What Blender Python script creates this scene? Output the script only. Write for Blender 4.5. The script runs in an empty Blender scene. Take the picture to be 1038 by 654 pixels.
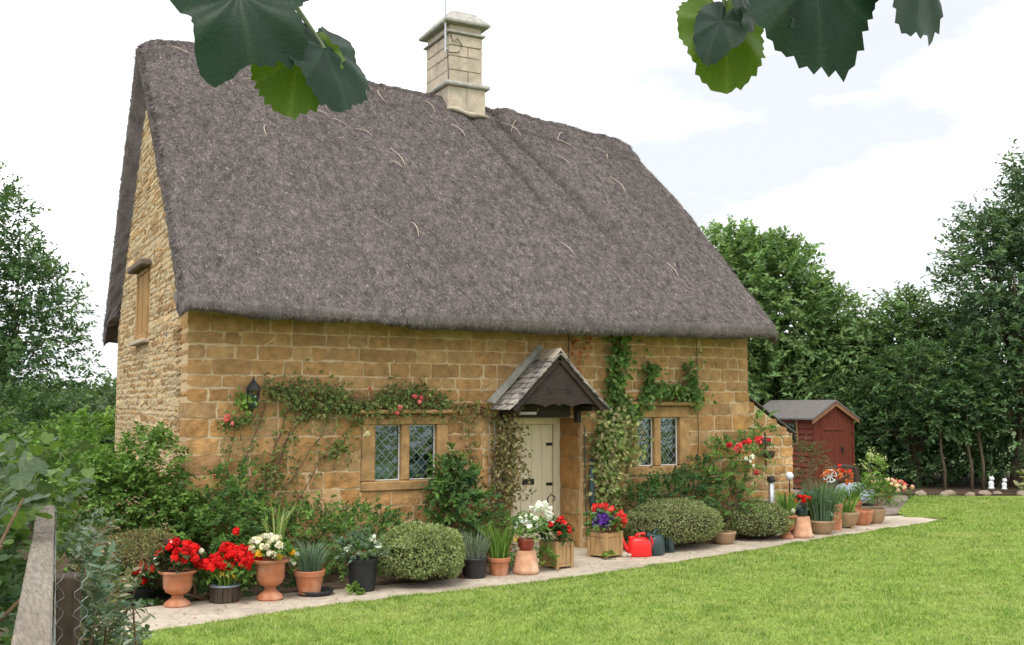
import bpy, bmesh, math, random
import numpy as np
from mathutils import Vector, Matrix

# ------------------------------------------------------------------ camera, sky, sun, exposure
sc = bpy.context.scene
COL = sc.collection
CAMP = (-2.293, -12.212, 1.9)
YAW, HOR, FPX = math.radians(62.15), 411.6, 1065.0
cam = bpy.data.cameras.new('camera'); camo = bpy.data.objects.new('camera', cam); COL.objects.link(camo)
cam.sensor_fit = 'HORIZONTAL'; cam.sensor_width = 36.0; cam.lens = 36.0 * FPX / 1038.0
cam.clip_start = 0.05; cam.clip_end = 2000
camo.location = CAMP
camo.rotation_euler = (math.pi / 2 + math.atan2(HOR - 327, FPX), 0, YAW - math.pi / 2)
sc.camera = camo

SUN_EL, SUN_AZ = math.radians(60), math.radians(232)      # azimuth of the sun, counted from +X counter-clockwise
sd = Vector((math.cos(SUN_EL) * math.cos(SUN_AZ), math.cos(SUN_EL) * math.sin(SUN_AZ), math.sin(SUN_EL)))
sun = bpy.data.lights.new('sun', 'SUN'); suno = bpy.data.objects.new('sun', sun); COL.objects.link(suno)
sun.energy = 1.5; sun.angle = math.radians(25); sun.color = (1.0, 0.95, 0.87)
suno.rotation_euler = (-sd).to_track_quat('-Z', 'Y').to_euler(); suno.location = (-8, -12, 14)

world = bpy.data.worlds.new('World'); sc.world = world; world.use_nodes = True
nt = world.node_tree; nt.nodes.clear()
out = nt.nodes.new('ShaderNodeOutputWorld'); bg = nt.nodes.new('ShaderNodeBackground')
sky = nt.nodes.new('ShaderNodeTexSky'); sky.sky_type = 'NISHITA'; sky.sun_disc = False
sky.sun_elevation = SUN_EL; sky.sun_rotation = math.pi / 2 - SUN_AZ; sky.air_density = 1.5; sky.dust_density = 3
tc = nt.nodes.new('ShaderNodeTexCoord'); mp = nt.nodes.new('ShaderNodeMapping'); mp.inputs['Scale'].default_value = (1, 1, 3.2)
nz = nt.nodes.new('ShaderNodeTexNoise'); nz.inputs['Scale'].default_value = 2.2; nz.inputs['Detail'].default_value = 6; nz.inputs['Roughness'].default_value = .55
rp = nt.nodes.new('ShaderNodeValToRGB')
rp.color_ramp.elements[0].position = .34; rp.color_ramp.elements[0].color = (5.6, 5.85, 6.1, 1)
rp.color_ramp.elements[1].position = .54; rp.color_ramp.elements[1].color = (11.5, 11.6, 11.7, 1)
mx = nt.nodes.new('ShaderNodeMix'); mx.data_type = 'RGBA'; mx.inputs[0].default_value = .94
nt.links.new(tc.outputs['Generated'], mp.inputs['Vector']); nt.links.new(mp.outputs['Vector'], nz.inputs['Vector'])
nt.links.new(nz.outputs['Fac'], rp.inputs['Fac'])
nt.links.new(sky.outputs['Color'], mx.inputs[6]); nt.links.new(rp.outputs['Color'], mx.inputs[7])
nt.links.new(mx.outputs[2], bg.inputs['Color']); bg.inputs['Strength'].default_value = 0.105
nt.links.new(bg.outputs[0], out.inputs['Surface'])
vs = sc.view_settings; vs.view_transform = 'Standard'; vs.look = 'None'; vs.exposure = 0.66; vs.gamma = 1.0; vs.use_curve_mapping = False
try:
    sc.cycles.max_bounces = 6; sc.cycles.transparent_max_bounces = 8; sc.cycles.use_denoising = True
    sc.cycles.diffuse_bounces = 3; sc.cycles.glossy_bounces = 2; sc.cycles.transmission_bounces = 3
except Exception: pass

# ------------------------------------------------------------------ helpers
rng = np.random.default_rng(7)
random.seed(7)

def hash3(i, j, k):
    n = (i.astype(np.int64) * 374761393 + j.astype(np.int64) * 668265263 + k.astype(np.int64) * 2147483647) & 0x7fffffff
    n = ((n ^ (n >> 13)) * 1274126177) & 0x7fffffff
    return ((n ^ (n >> 16)) & 0xffff) / 65535.0
def noise3(P):
    P = np.asarray(P, float); I = np.floor(P).astype(int); f = P - I; f = f * f * (3 - 2 * f)
    r = 0
    for a in (0, 1):
        for b in (0, 1):
            for c in (0, 1):
                w = (f[..., 0] if a else 1 - f[..., 0]) * (f[..., 1] if b else 1 - f[..., 1]) * (f[..., 2] if c else 1 - f[..., 2])
                r = r + w * hash3(I[..., 0] + a, I[..., 1] + b, I[..., 2] + c)
    return r * 2 - 1
def fbm(P, o=4):
    P = np.asarray(P, float); r = 0; a = .5
    for _ in range(o): r = r + a * noise3(P); P = P * 2.03 + 11.7; a *= .5
    return r
def nrm(A): return A / np.maximum(np.linalg.norm(A, axis=-1, keepdims=True), 1e-9)

def origin(p):
    v = Vector((0, 0, 0))
    while p is not None: v = v + p.location; p = p.parent
    return np.array(v)

def link_mesh(name, me, mat, parent=None, smooth=False, kind=None):
    if mat is not None: me.materials.append(mat)
    me.polygons.foreach_set('use_smooth', np.full(len(me.polygons), bool(smooth)))
    o = bpy.data.objects.new(name, me); COL.objects.link(o)
    if parent is not None: o.parent = parent
    if kind: o['kind'] = kind
    return o

def mesh_np(name, V, Fs, mat, parent=None, col=None, smooth=False, kind=None, local=False):
    """V (N,3) world coordinates; Fs one (M,k) index array or a list of them; col (N,3)"""
    V = np.asarray(V, float)
    if parent is not None and not local: V = V - origin(parent)
    if isinstance(Fs, np.ndarray): Fs = [Fs]
    me = bpy.data.meshes.new(name)
    me.vertices.add(len(V)); me.vertices.foreach_set('co', V.astype(np.float32).ravel())
    li = np.concatenate([F.ravel() for F in Fs]).astype(np.int32)
    tot = np.concatenate([np.full(len(F), F.shape[1]) for F in Fs]).astype(np.int32)
    st = np.concatenate([[0], np.cumsum(tot)[:-1]]).astype(np.int32)
    me.loops.add(len(li)); me.loops.foreach_set('vertex_index', li)
    me.polygons.add(len(tot)); me.polygons.foreach_set('loop_start', st)
    try: me.polygons.foreach_set('loop_total', tot)
    except Exception: pass
    me.update(calc_edges=True); me.validate()
    if col is not None:
        at = me.color_attributes.new('col', 'FLOAT_COLOR', 'POINT')
        c = np.ones((len(V), 4), np.float32); c[:, :3] = col
        at.data.foreach_set('color', c.ravel())
    return link_mesh(name, me, mat, parent, smooth, kind)

class MB:
    def __init__(s): s.v = []; s.f = []
    def add(s, V, F):
        o = len(s.v); s.v += [tuple(map(float, p)) for p in V]; s.f += [tuple(o + i for i in f) for f in F]; return s
    def box(s, x0, x1, y0, y1, z0, z1, M=None):
        V = [(x, y, z) for z in (z0, z1) for x, y in ((x0, y0), (x1, y0), (x1, y1), (x0, y1))]
        if M is not None: V = [tuple(M @ Vector(p)) for p in V]
        return s.add(V, [(3, 2, 1, 0), (4, 5, 6, 7), (0, 1, 5, 4), (1, 2, 6, 5), (2, 3, 7, 6), (3, 0, 4, 7)])
    def bar(s, a, b, w, h, up=(0, 0, 1)):
        a, b = Vector(a), Vector(b); d = (b - a); L = d.length; d.normalize(); sx = d.cross(Vector(up)).normalized(); u = sx.cross(d)
        V = [a + d * L * t + sx * w * .5 * i + u * h * .5 * j for t in (0, 1) for i, j in ((-1, -1), (1, -1), (1, 1), (-1, 1))]
        return s.add(V, [(3, 2, 1, 0), (4, 5, 6, 7), (0, 1, 5, 4), (1, 2, 6, 5), (2, 3, 7, 6), (3, 0, 4, 7)])
    def tube(s, pts, rad, n=6, cap=True):
        pts = [Vector(p) for p in pts]
        if not hasattr(rad, '__len__'): rad = [rad] * len(pts)
        V = []; F = []; ref = Vector((.31, .17, .93))
        for i, p in enumerate(pts):
            d = (pts[min(i + 1, len(pts) - 1)] - pts[max(i - 1, 0)]).normalized()
            if abs(d.dot(ref)) > .95: ref = Vector((.9, .3, .1))
            a = d.cross(ref).normalized(); b = d.cross(a)
            for k in range(n):
                t = 2 * math.pi * k / n; V.append(p + (a * math.cos(t) + b * math.sin(t)) * rad[i])
        for i in range(len(pts) - 1):
            for k in range(n):
                F.append((i * n + k, i * n + (k + 1) % n, (i + 1) * n + (k + 1) % n, (i + 1) * n + k))
        if cap: F.append(tuple(range(n))[::-1]); F.append(tuple((len(pts) - 1) * n + k for k in range(n)))
        return s.add(V, F)
    def lathe(s, prof, c=(0, 0, 0), n=24, wob=0):
        V = []; F = []
        for i, (r, z) in enumerate(prof):
            for k in range(n):
                t = 2 * math.pi * k / n; V.append((c[0] + r * math.cos(t), c[1] + r * math.sin(t), c[2] + z))
        for i in range(len(prof) - 1):
            for k in range(n):
                F.append((i * n + k, i * n + (k + 1) % n, (i + 1) * n + (k + 1) % n, (i + 1) * n + k))
        if prof[0][0] > 1e-4: F.append(tuple(range(n))[::-1])
        if prof[-1][0] > 1e-4: F.append(tuple((len(prof) - 1) * n + k for k in range(n)))
        return s.add(V, F)
    def prism(s, poly, axis, a, b):
        """poly: 2-D points; axis 'y': (x,z) extruded from y=a to b; 'x': (y,z); 'z': (x,y)"""
        def mk(p, t): return {'y': (p[0], t, p[1]), 'x': (t, p[0], p[1]), 'z': (p[0], p[1], t)}[axis]
        n = len(poly); V = [mk(p, a) for p in poly] + [mk(p, b) for p in poly]
        F = [tuple(range(n))[::-1], tuple(range(n, 2 * n))] + [(i, (i + 1) % n, n + (i + 1) % n, n + i) for i in range(n)]
        return s.add(V, F)
    def build(s, name, mat, parent=None, smooth=False, bevel=0, kind=None, local=False, jit=0):
        V = np.array(s.v)
        if jit: V = V + rng.normal(0, jit, V.shape)
        if parent is not None and not local: V = V - origin(parent)
        me = bpy.data.meshes.new(name); me.from_pydata(V.tolist(), [], s.f)
        bm = bmesh.new(); bm.from_mesh(me); bmesh.ops.recalc_face_normals(bm, faces=bm.faces)
        if bevel: bmesh.ops.bevel(bm, geom=list(bm.edges), offset=bevel, segments=1, affect='EDGES', clamp_overlap=True)
        bm.to_mesh(me); bm.free(); me.update()
        return link_mesh(name, me, mat, parent, smooth, kind)

def thing(name, label, cat, loc=(0, 0, 0), group=None):
    o = bpy.data.objects.new(name, None); COL.objects.link(o); o.location = loc; o.empty_display_size = .1
    o['label'] = label; o['category'] = cat
    if group: o['group'] = group
    return o
def tag(o, label, cat, group=None):
    o['label'] = label; o['category'] = cat
    if group: o['group'] = group
    return o

# ------------------------------------------------------------------ materials
def mat(name, rgb=None, var=.25, scale=8, rough=.8, bump=.2, bscale=40, spec=.3, transl=0, metal=0, stretch=None, tint=None, tscale=2, tamt=.5, attr=False, coat=0):
    m = bpy.data.materials.new(name); m.use_nodes = True; t = m.node_tree; N = t.nodes; L = t.links
    b = N['Principled BSDF']; o = N['Material Output']
    tcn = N.new('ShaderNodeTexCoord'); vec = tcn.outputs['Object']
    if stretch:
        mpn = N.new('ShaderNodeMapping'); mpn.inputs['Scale'].default_value = stretch; L.new(vec, mpn.inputs['Vector']); vec = mpn.outputs['Vector']
    if attr:
        a = N.new('ShaderNodeAttribute'); a.attribute_name = 'col'; base = a.outputs['Color']
    else:
        r = N.new('ShaderNodeRGB'); r.outputs[0].default_value = (*rgb, 1); base = r.outputs[0]
    if tint is not None:
        n2 = N.new('ShaderNodeTexNoise'); n2.inputs['Scale'].default_value = tscale; n2.inputs['Detail'].default_value = 5; L.new(vec, n2.inputs['Vector'])
        mr = N.new('ShaderNodeMapRange'); mr.inputs[1].default_value = .42; mr.inputs[2].default_value = .66; mr.inputs[4].default_value = tamt
        L.new(n2.outputs['Fac'], mr.inputs[0])
        mxn = N.new('ShaderNodeMix'); mxn.data_type = 'RGBA'; L.new(mr.outputs[0], mxn.inputs[0]); L.new(base, mxn.inputs[6]); mxn.inputs[7].default_value = (*tint, 1)
        base = mxn.outputs[2]
    if var:
        n1 = N.new('ShaderNodeTexNoise'); n1.inputs['Scale'].default_value = scale; n1.inputs['Detail'].default_value = 6; n1.inputs['Roughness'].default_value = .65; L.new(vec, n1.inputs['Vector'])
        mr = N.new('ShaderNodeMapRange'); mr.inputs[1].default_value = .3; mr.inputs[2].default_value = .7; mr.inputs[3].default_value = 1 - var; mr.inputs[4].default_value = 1 + var
        L.new(n1.outputs['Fac'], mr.inputs[0])
        ml = N.new('ShaderNodeVectorMath'); ml.operation = 'SCALE'; L.new(base, ml.inputs[0]); L.new(mr.outputs[0], ml.inputs['Scale']); base = ml.outputs[0]
    L.new(base, b.inputs['Base Color'])
    b.inputs['Roughness'].default_value = rough; b.inputs['Specular IOR Level'].default_value = spec; b.inputs['Metallic'].default_value = metal
    b.inputs['Coat Weight'].default_value = coat
    if bump:
        nb = N.new('ShaderNodeTexNoise'); nb.inputs['Scale'].default_value = bscale; nb.inputs['Detail'].default_value = 4; L.new(vec, nb.inputs['Vector'])
        bn = N.new('ShaderNodeBump'); bn.inputs['Strength'].default_value = bump; bn.inputs['Distance'].default_value = .02
        L.new(nb.outputs['Fac'], bn.inputs['Height']); L.new(bn.outputs['Normal'], b.inputs['Normal'])
    if transl:
        tr = N.new('ShaderNodeBsdfTranslucent'); sc2 = N.new('ShaderNodeVectorMath'); sc2.operation = 'MULTIPLY'; sc2.inputs[1].default_value = (1.5, 1.6, .7)
        L.new(base, sc2.inputs[0]); L.new(sc2.outputs[0], tr.inputs['Color'])
        ms = N.new('ShaderNodeMixShader'); ms.inputs[0].default_value = transl; L.new(b.outputs[0], ms.inputs[1]); L.new(tr.outputs[0], ms.inputs[2]); L.new(ms.outputs[0], o.inputs['Surface'])
    return m

M = dict(
    stone=mat('ironstone', attr=True, var=.3, scale=9, rough=.92, bump=.55, bscale=28, spec=.15, tint=(.31, .2, .1), tscale=3.2, tamt=.45),
    rubble=mat('rubble_stone', attr=True, var=.3, scale=14, rough=.95, bump=.5, bscale=40, spec=.1),
    mortar=mat('lime_mortar', (.58, .44, .275), var=.25, scale=14, rough=.95, bump=.4, bscale=60, spec=.1, tint=(.47, .31, .155), tscale=2, tamt=.75),
    mortar2=mat('pale_mortar', (.58, .455, .29), var=.22, scale=18, rough=.95, bump=.4, bscale=60, spec=.1),
    dressed=mat('dressed_stone', (.4, .24, .105), var=.25, scale=9, rough=.9, bump=.35, bscale=35, spec=.15, tint=(.22, .14, .07), tscale=4, tamt=.6),
    ashlar=mat('chimney_ashlar', (.5, .42, .33), var=.2, scale=7, rough=.9, bump=.3, bscale=30, tint=(.36, .31, .25), tscale=3, tamt=.7),
    capst=mat('weathered_cap_stone', (.36, .35, .31), var=.3, scale=12, rough=.95, bump=.4, bscale=40),
    thatch=mat('thatch', attr=True, var=.24, scale=40, rough=1, bump=.9, bscale=70, spec=.02, stretch=(1.6, .6, .6)),
    straw=mat('straw', attr=True, var=.0, rough=.9, bump=0, spec=.05),
    palestraw=mat('pale_straw', (.52, .44, .35), var=.2, rough=.9, bump=0),
    leaf=mat('leaf', attr=True, var=0, rough=.55, bump=0, spec=.25, transl=.28),
    bigleaf=mat('broad_leaf', attr=True, var=.25, scale=40, rough=.5, bump=.08, bscale=30, spec=.3, transl=.3),
    petal=mat('petal', attr=True, var=0, rough=.7, bump=0, spec=.15, transl=.25),
    bark=mat('bark', (.12, .09, .06), var=.4, scale=12, rough=.95, bump=.6, bscale=25, stretch=(1, 1, .3)),
    twig=mat('twig', (.16, .1, .06), var=.3, scale=20, rough=.9, bump=.2),
    petiole=mat('petiole', (.12, .15, .08), var=.2, rough=.6, bump=0),
    orangewood=mat('orange_wood', (.38, .21, .07), var=.25, scale=10, rough=.8, bump=.2, stretch=(3, 3, .4)), lintelwood=mat('grey_lintel', (.16, .13, .1), var=.3, scale=10, rough=.9, bump=.4),
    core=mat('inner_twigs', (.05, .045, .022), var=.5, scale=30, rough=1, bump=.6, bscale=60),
    soil=mat('soil', (.075, .05, .032), var=.4, scale=15, rough=1, bump=.8, bscale=50),
    terra=mat('terracotta', (.42, .16, .075), var=.22, scale=10, rough=.85, bump=.15, bscale=60, tint=(.52, .3, .2), tscale=6, tamt=.6),
    terrapale=mat('pale_terracotta', (.5, .27, .16), var=.2, scale=10, rough=.88, bump=.15, bscale=60, tint=(.56, .42, .3), tscale=5, tamt=.6),
    terradark=mat('glazed_terracotta', (.27, .045, .025), var=.2, scale=12, rough=.35, bump=.1, spec=.5),
    blackpot=mat('black_plastic', (.018, .019, .021), var=.2, rough=.5, bump=.05, spec=.4),
    buff=mat('buff_stoneware', (.38, .26, .15), var=.25, scale=12, rough=.85, bump=.2, tint=(.26, .15, .08), tscale=6, tamt=.7),
    plank=mat('planter_wood', (.42, .265, .125), var=.28, scale=10, rough=.75, bump=.3, bscale=30, stretch=(3, 3, .4)),
    tub=mat('dark_stave_wood', (.07, .05, .036), var=.4, scale=14, rough=.9, bump=.4, stretch=(2, 2, .4)),
    redplastic=mat('red_plastic', (.72, .016, .016), var=.06, rough=.35, bump=.02, spec=.5),
    greenplastic=mat('dark_green_plastic', (.022, .05, .052), var=.12, rough=.4, bump=.02, spec=.5),
    cream=mat('cream_paint', (.82, .75, .55), var=.1, scale=4, rough=.55, bump=.08, stretch=(6, 6, .6), tint=(.74, .66, .46), tscale=2.5, tamt=.4),
    black=mat('black_iron', (.015, .015, .016), var=.2, rough=.5, bump=.05, spec=.4),
    steel=mat('galvanised_steel', (.45, .46, .47), var=.15, rough=.4, metal=.8, bump=.05),
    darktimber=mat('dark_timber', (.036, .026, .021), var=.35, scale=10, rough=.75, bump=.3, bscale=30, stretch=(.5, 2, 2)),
    slate=mat('stone_slate', attr=True, var=.35, scale=14, rough=.9, bump=.5, bscale=30, tint=(.4, .36, .3), tscale=7, tamt=.7),
    lead=mat('window_lead', (.26, .29, .31), var=.1, rough=.45, bump=0, metal=.3),
    whitepaint=mat('white_paint', (.7, .69, .66), var=.08, rough=.5, bump=.05),
    china=mat('white_china', (.75, .77, .8), var=.05, rough=.3, bump=0, spec=.5),
    oldwood=mat('weathered_wood', (.2, .17, .135), var=.4, scale=26, rough=.95, bump=.6, bscale=45, stretch=(3.5, .35, 3.5), tint=(.26, .23, .19), tscale=4, tamt=.7),
    postwood=mat('dark_post_wood', (.055, .04, .03), var=.4, scale=14, rough=.95, bump=.4, stretch=(3, 3, .5)),
    wire=mat('galvanised_wire', (.36, .37, .37), var=.1, rough=.5, metal=.5, bump=0),
    shedred=mat('red_shed_boards', (.14, .033, .019), var=.3, scale=9, rough=.8, bump=.2, stretch=(2, 2, .6)),
    shedbrown=mat('brown_shed_trim', (.24, .12, .065), var=.3, scale=12, rough=.85, bump=.2),
    felt=mat('roofing_felt', (.15, .14, .135), var=.3, scale=20, rough=.95, bump=.4, bscale=80),
    concrete=mat('path_concrete', (.48, .41, .325), var=.24, scale=9, rough=.95, bump=.35, bscale=70, tint=(.34, .29, .23), tscale=1.6, tamt=.8),
    gravel=mat('gravel_ground', (.25, .215, .18), var=.4, scale=30, rough=1, bump=.8, bscale=60, tint=(.16, .12, .085), tscale=1.4, tamt=.7),
    lawn=mat('lawn_ground', (.2, .285, .058), var=.3, scale=6, rough=1, bump=.5, bscale=60, spec=.05, tint=(.27, .31, .085), tscale=.8, tamt=.6),
    field=mat('field_ground', (.07, .1, .03), var=.4, scale=1.5, rough=1, bump=.3),
    rock=mat('garden_rock', (.3, .25, .19), var=.35, scale=8, rough=.95, bump=.5, tint=(.2, .14, .09), tscale=4, tamt=.6),
    bluegrey=mat('blue_grey_plastic', (.3, .36, .42), var=.12, rough=.55, bump=.03),
    teal=mat('teal_glaze', (.03, .12, .14), var=.15, rough=.3, bump=0),
    brick=mat('orange_brick', (.36, .16, .08), var=.3, scale=12, rough=.9, bump=.3),
)
def glass_mat():
    m = bpy.data.materials.new('window_glass'); m.use_nodes = True; t = m.node_tree; N = t.nodes; L = t.links
    N.remove(N['Principled BSDF']); o = N['Material Output']
    g = N.new('ShaderNodeBsdfGlossy'); g.inputs['Roughness'].default_value = .04; g.inputs['Color'].default_value = (.85, .95, .95, 1)
    tr = N.new('ShaderNodeBsdfTransparent'); tr.inputs['Color'].default_value = (.62, .74, .72, 1)
    fr = N.new('ShaderNodeFresnel'); fr.inputs['IOR'].default_value = 1.5
    nzz = N.new('ShaderNodeTexNoise'); nzz.inputs['Scale'].default_value = 9; bn = N.new('ShaderNodeBump'); bn.inputs['Strength'].default_value = .25; bn.inputs['Distance'].default_value = .02
    tcc = N.new('ShaderNodeTexCoord'); L.new(tcc.outputs['Object'], nzz.inputs['Vector']); L.new(nzz.outputs['Fac'], bn.inputs['Height']); L.new(bn.outputs[0], g.inputs['Normal'])
    ad = N.new('ShaderNodeMath'); ad.operation = 'ADD'; ad.inputs[1].default_value = .05; L.new(fr.outputs[0], ad.inputs[0])
    ms = N.new('ShaderNodeMixShader'); L.new(ad.outputs[0], ms.inputs[0]); L.new(tr.outputs[0], ms.inputs[1]); L.new(g.outputs[0], ms.inputs[2]); L.new(ms.outputs[0], o.inputs['Surface'])
    return m
M['glass'] = glass_mat()

# ------------------------------------------------------------------ foliage builders
def leaf_arr(P, D, Nn, L, W, fold=.3, fine=False, droop=0.0):
    n = len(P); D = nrm(D); S = nrm(np.cross(D, Nn)); Nn = np.cross(S, D)
    L = np.broadcast_to(np.asarray(L, float), (n,))[:, None]; W = np.broadcast_to(np.asarray(W, float), (n,))[:, None]
    if not fine:
        V = np.stack([P, P + D * L * .42 - S * W * .5 + Nn * W * fold * .5, P + D * L - Nn * L * droop, P + D * L * .42 + S * W * .5 + Nn * W * fold * .5], 1)
        F = np.array([[0, 1, 2], [0, 2, 3]]); k = 4
    else:
        def at(a, s, h): return P + D * L * a + S * W * .5 * s + Nn * (W * .5 * abs(s) * fold) - Nn * L * droop * a * a
        V = np.stack([P, at(.3, -.85, 0), at(.3, 0, 0), at(.3, .85, 0), at(.66, -.8, 0), at(.66, 0, 0), at(.66, .8, 0), at(1, 0, 0)], 1)
        F = np.array([[0, 2, 1], [0, 3, 2], [1, 2, 5], [1, 5, 4], [2, 3, 6], [2, 6, 5], [4, 5, 7], [5, 6, 7]]); k = 8
    F = (F[None] + (np.arange(n) * k)[:, None, None]).reshape(-1, 3)
    return V.reshape(-1, 3), F, k

def pick_cols(n, cols, r, var=.18, w=None):
    cols = np.array(cols, float); i = r.choice(len(cols), n, p=w); j = r.choice(len(cols), n, p=w); t = r.random((n, 1)) * .6
    return (cols[i] * (1 - t) + cols[j] * t) * np.exp(r.normal(0, var, (n, 1)))

def lobes_pts(lobes, n, r, inner=.55, low=-.7):
    lobes = np.array(lobes, float); A = (lobes[:, 3] * lobes[:, 4] + lobes[:, 4] * lobes[:, 5] + lobes[:, 3] * lobes[:, 5])
    k = r.choice(len(lobes), n, p=A / A.sum()); d = nrm(r.normal(size=(n, 3)))
    d[:, 2] = np.where(d[:, 2] < low, -d[:, 2], d[:, 2])
    rad = inner + (1 - inner) * r.random(n) ** .5
    rad *= 1 + .16 * noise3(d * 2.3 + k[:, None] * 5.1)
    return lobes[k, :3] + d * lobes[k, 3:] * rad[:, None], d

def sprays(C, A, r, n, ln, flat=.8):
    m = len(C); A = nrm(A); side = nrm(np.cross(A, nrm(np.array([0, 0, 1.]) + r.normal(0, .35, (m, 3)))))
    t = np.tile(np.linspace(.12, 1, n), (m, 1)) + r.normal(0, .05, (m, n)); s = np.where(np.arange(n) % 2 == 0, 1., -1.)[None, :, None] * np.ones((m, n, 1))
    ln = np.broadcast_to(ln, (m,))[:, None, None]
    P = C[:, None] + A[:, None] * ln * t[..., None] + np.array([0, 0, -.22]) * ln * (t ** 2)[..., None]
    D = A[:, None] * .6 + side[:, None] * s * .75 + r.normal(0, .28, (m, n, 3)) + np.array([0, 0, -.12])
    Nn = np.array([0, 0, flat]) + A[:, None] * .25 + r.normal(0, .4, (m, n, 3))
    return P.reshape(-1, 3), D.reshape(-1, 3), Nn.reshape(-1, 3)

def spray_foliage(name, parent, lobes, ns, nl, ln, L, W, cols, seed, inner=.55, low=-.7, upw=.25, fine=False, var=.16, matn='leaf', w=None, zmin=None, ymax=None, cull=None):
    r = np.random.default_rng(seed)
    C, d = lobes_pts(lobes, ns, r, inner, low)
    if ymax is not None: C[:, 1] = np.minimum(C[:, 1], ymax - .02 - .1 * r.random(ns))
    A = d + np.array([0, 0, upw]) + r.normal(0, .35, (ns, 3))
    P, D, Nn = sprays(C, A, r, nl, ln * (.6 + .8 * r.random(ns)))
    if ymax is not None:
        P[:, 1] = np.minimum(P[:, 1], ymax - .015 - .05 * r.random(len(P)))
        D[:, 1] = -np.abs(D[:, 1]) * .6; Nn[:, 1] -= .8
    if zmin is not None: P[:, 2] = np.maximum(P[:, 2], zmin + .03 * r.random(len(P)))
    n = len(P); sz = .7 + .6 * r.random(n)
    c = np.repeat(pick_cols(ns, cols, r, var, w), nl, 0) * np.exp(r.normal(0, .1, (n, 1)))
    if cull is not None:
        k = cull(P); P, D, Nn, sz, c = P[k], D[k], Nn[k], sz[k], c[k]
    V, F, k = leaf_arr(P, D, Nn, L * sz, W * sz, fine=fine, droop=.12)
    return mesh_np(name, V, F, M[matn], parent, np.repeat(c, k, 0), kind='stuff')

def scatter_leaves(name, parent, P, r, L, W, cols, face=(0, -1, .35), fs=.6, fine=False, matn='leaf', var=.2, hang=-.3, w=None):
    n = len(P); D = r.normal(0, 1, (n, 3)) * np.array([1, .35, 1]) + np.array([0, -.15, hang]); Nn = np.array(face) + r.normal(0, fs, (n, 3))
    sz = .65 + .7 * r.random(n); V, F, k = leaf_arr(P, D, Nn, L * sz, W * sz, fine=fine, droop=.15)
    return mesh_np(name, V, F, M[matn], parent, np.repeat(pick_cols(n, cols, r, var, w), k, 0), kind='stuff')

def blooms(name, parent, C, r, rad, cols, npet=16, pl=.5, var=.12):
    """small flower heads, each a ball of petals"""
    C = np.asarray(C, float); m = len(C); d = nrm(r.normal(size=(m, npet, 3)) + np.array([0, -.35, .35]))
    rr = rad * (.75 + .5 * r.random((m, 1, 1)))
    P = C[:, None] + d * rr * .45; Nn = d + r.normal(0, .25, d.shape); D = np.cross(d, r.normal(size=d.shape))
    P = P - nrm(D) * rr * pl * .5
    V, F, k = leaf_arr(P.reshape(-1, 3), D.reshape(-1, 3), Nn.reshape(-1, 3), np.repeat(rr.ravel(), npet) * (pl + .5), np.repeat(rr.ravel(), npet) * .95, fold=.15)
    c = np.repeat(pick_cols(m, cols, r, var), npet, 0) * np.exp(r.normal(0, .1, (m * npet, 1)))
    return mesh_np(name, V, F, M['petal'], parent, np.repeat(c, k, 0), kind='stuff')

def blades(name, parent, C, r, n, spread, h, w, cols, lean=.25, kind='stuff'):
    """long strap leaves springing from one point; three segments each, bending over"""
    a = r.random(n) * 2 * math.pi; q = np.stack([np.cos(a), np.sin(a), np.zeros(n)], 1)
    b = np.array(C)[None] + q * spread * (r.random((n, 1)) ** .5); H = (h * (.55 + .5 * r.random(n)))[:, None]; ln = lean * (.3 + r.random((n, 1)))
    sd_ = np.stack([-q[:, 1], q[:, 0], np.zeros(n)], 1); t2 = r.random(n) * 6.3; sd_ = np.stack([np.cos(t2), np.sin(t2), np.zeros(n)], 1)
    rows = []
    for t, ww in ((0, .7), (.35, 1), (.7, .75)):
        c = b + np.array([0, 0, 1]) * H * t + q * H * ln * t * t
        rows += [c - sd_ * w * ww * .5, c + sd_ * w * ww * .5]
    rows.append(b + np.array([0, 0, 1]) * H * (1 - .15 * ln) + q * H * ln * 1.1)
    V = np.stack(rows, 1).reshape(-1, 3)
    F = np.array([[0, 1, 3], [0, 3, 2], [2, 3, 5], [2, 5, 4], [4, 5, 6]]); F = (F[None] + (np.arange(n) * 7)[:, None, None]).reshape(-1, 3)
    return mesh_np(name, V, F, M['leaf'], parent, np.repeat(pick_cols(n, cols, r, .18), 7, 0), kind=kind)

DARK = [(0.035, 0.082, 0.025), (0.047, 0.106, 0.028), (0.066, 0.133, 0.035)]
MID = [(0.074, 0.15, 0.03), (0.106, 0.203, 0.04), (0.143, 0.256, 0.053)]
LIGHT = [(0.113, 0.202, 0.037), (0.164, 0.265, 0.051), (0.216, 0.329, 0.076)]
SAGE = [(.26, .31, .13), (.33, .37, .18), (.19, .25, .09)]
BLUEG = [(0.135, 0.21, 0.15), (0.195, 0.27, 0.195), (0.105, 0.173, 0.112)]
GREYG = [(0.103, 0.145, 0.09), (0.152, 0.193, 0.131), (0.069, 0.11, 0.055), (0.193, 0.179, 0.124)]
RED = [(.62, .012, .012), (.72, .022, .018), (.5, .008, .01)]
PINK = [(.72, .16, .16), (.8, .3, .28)]
WHITE = [(.78, .78, .74), (.7, .72, .68)]

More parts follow.
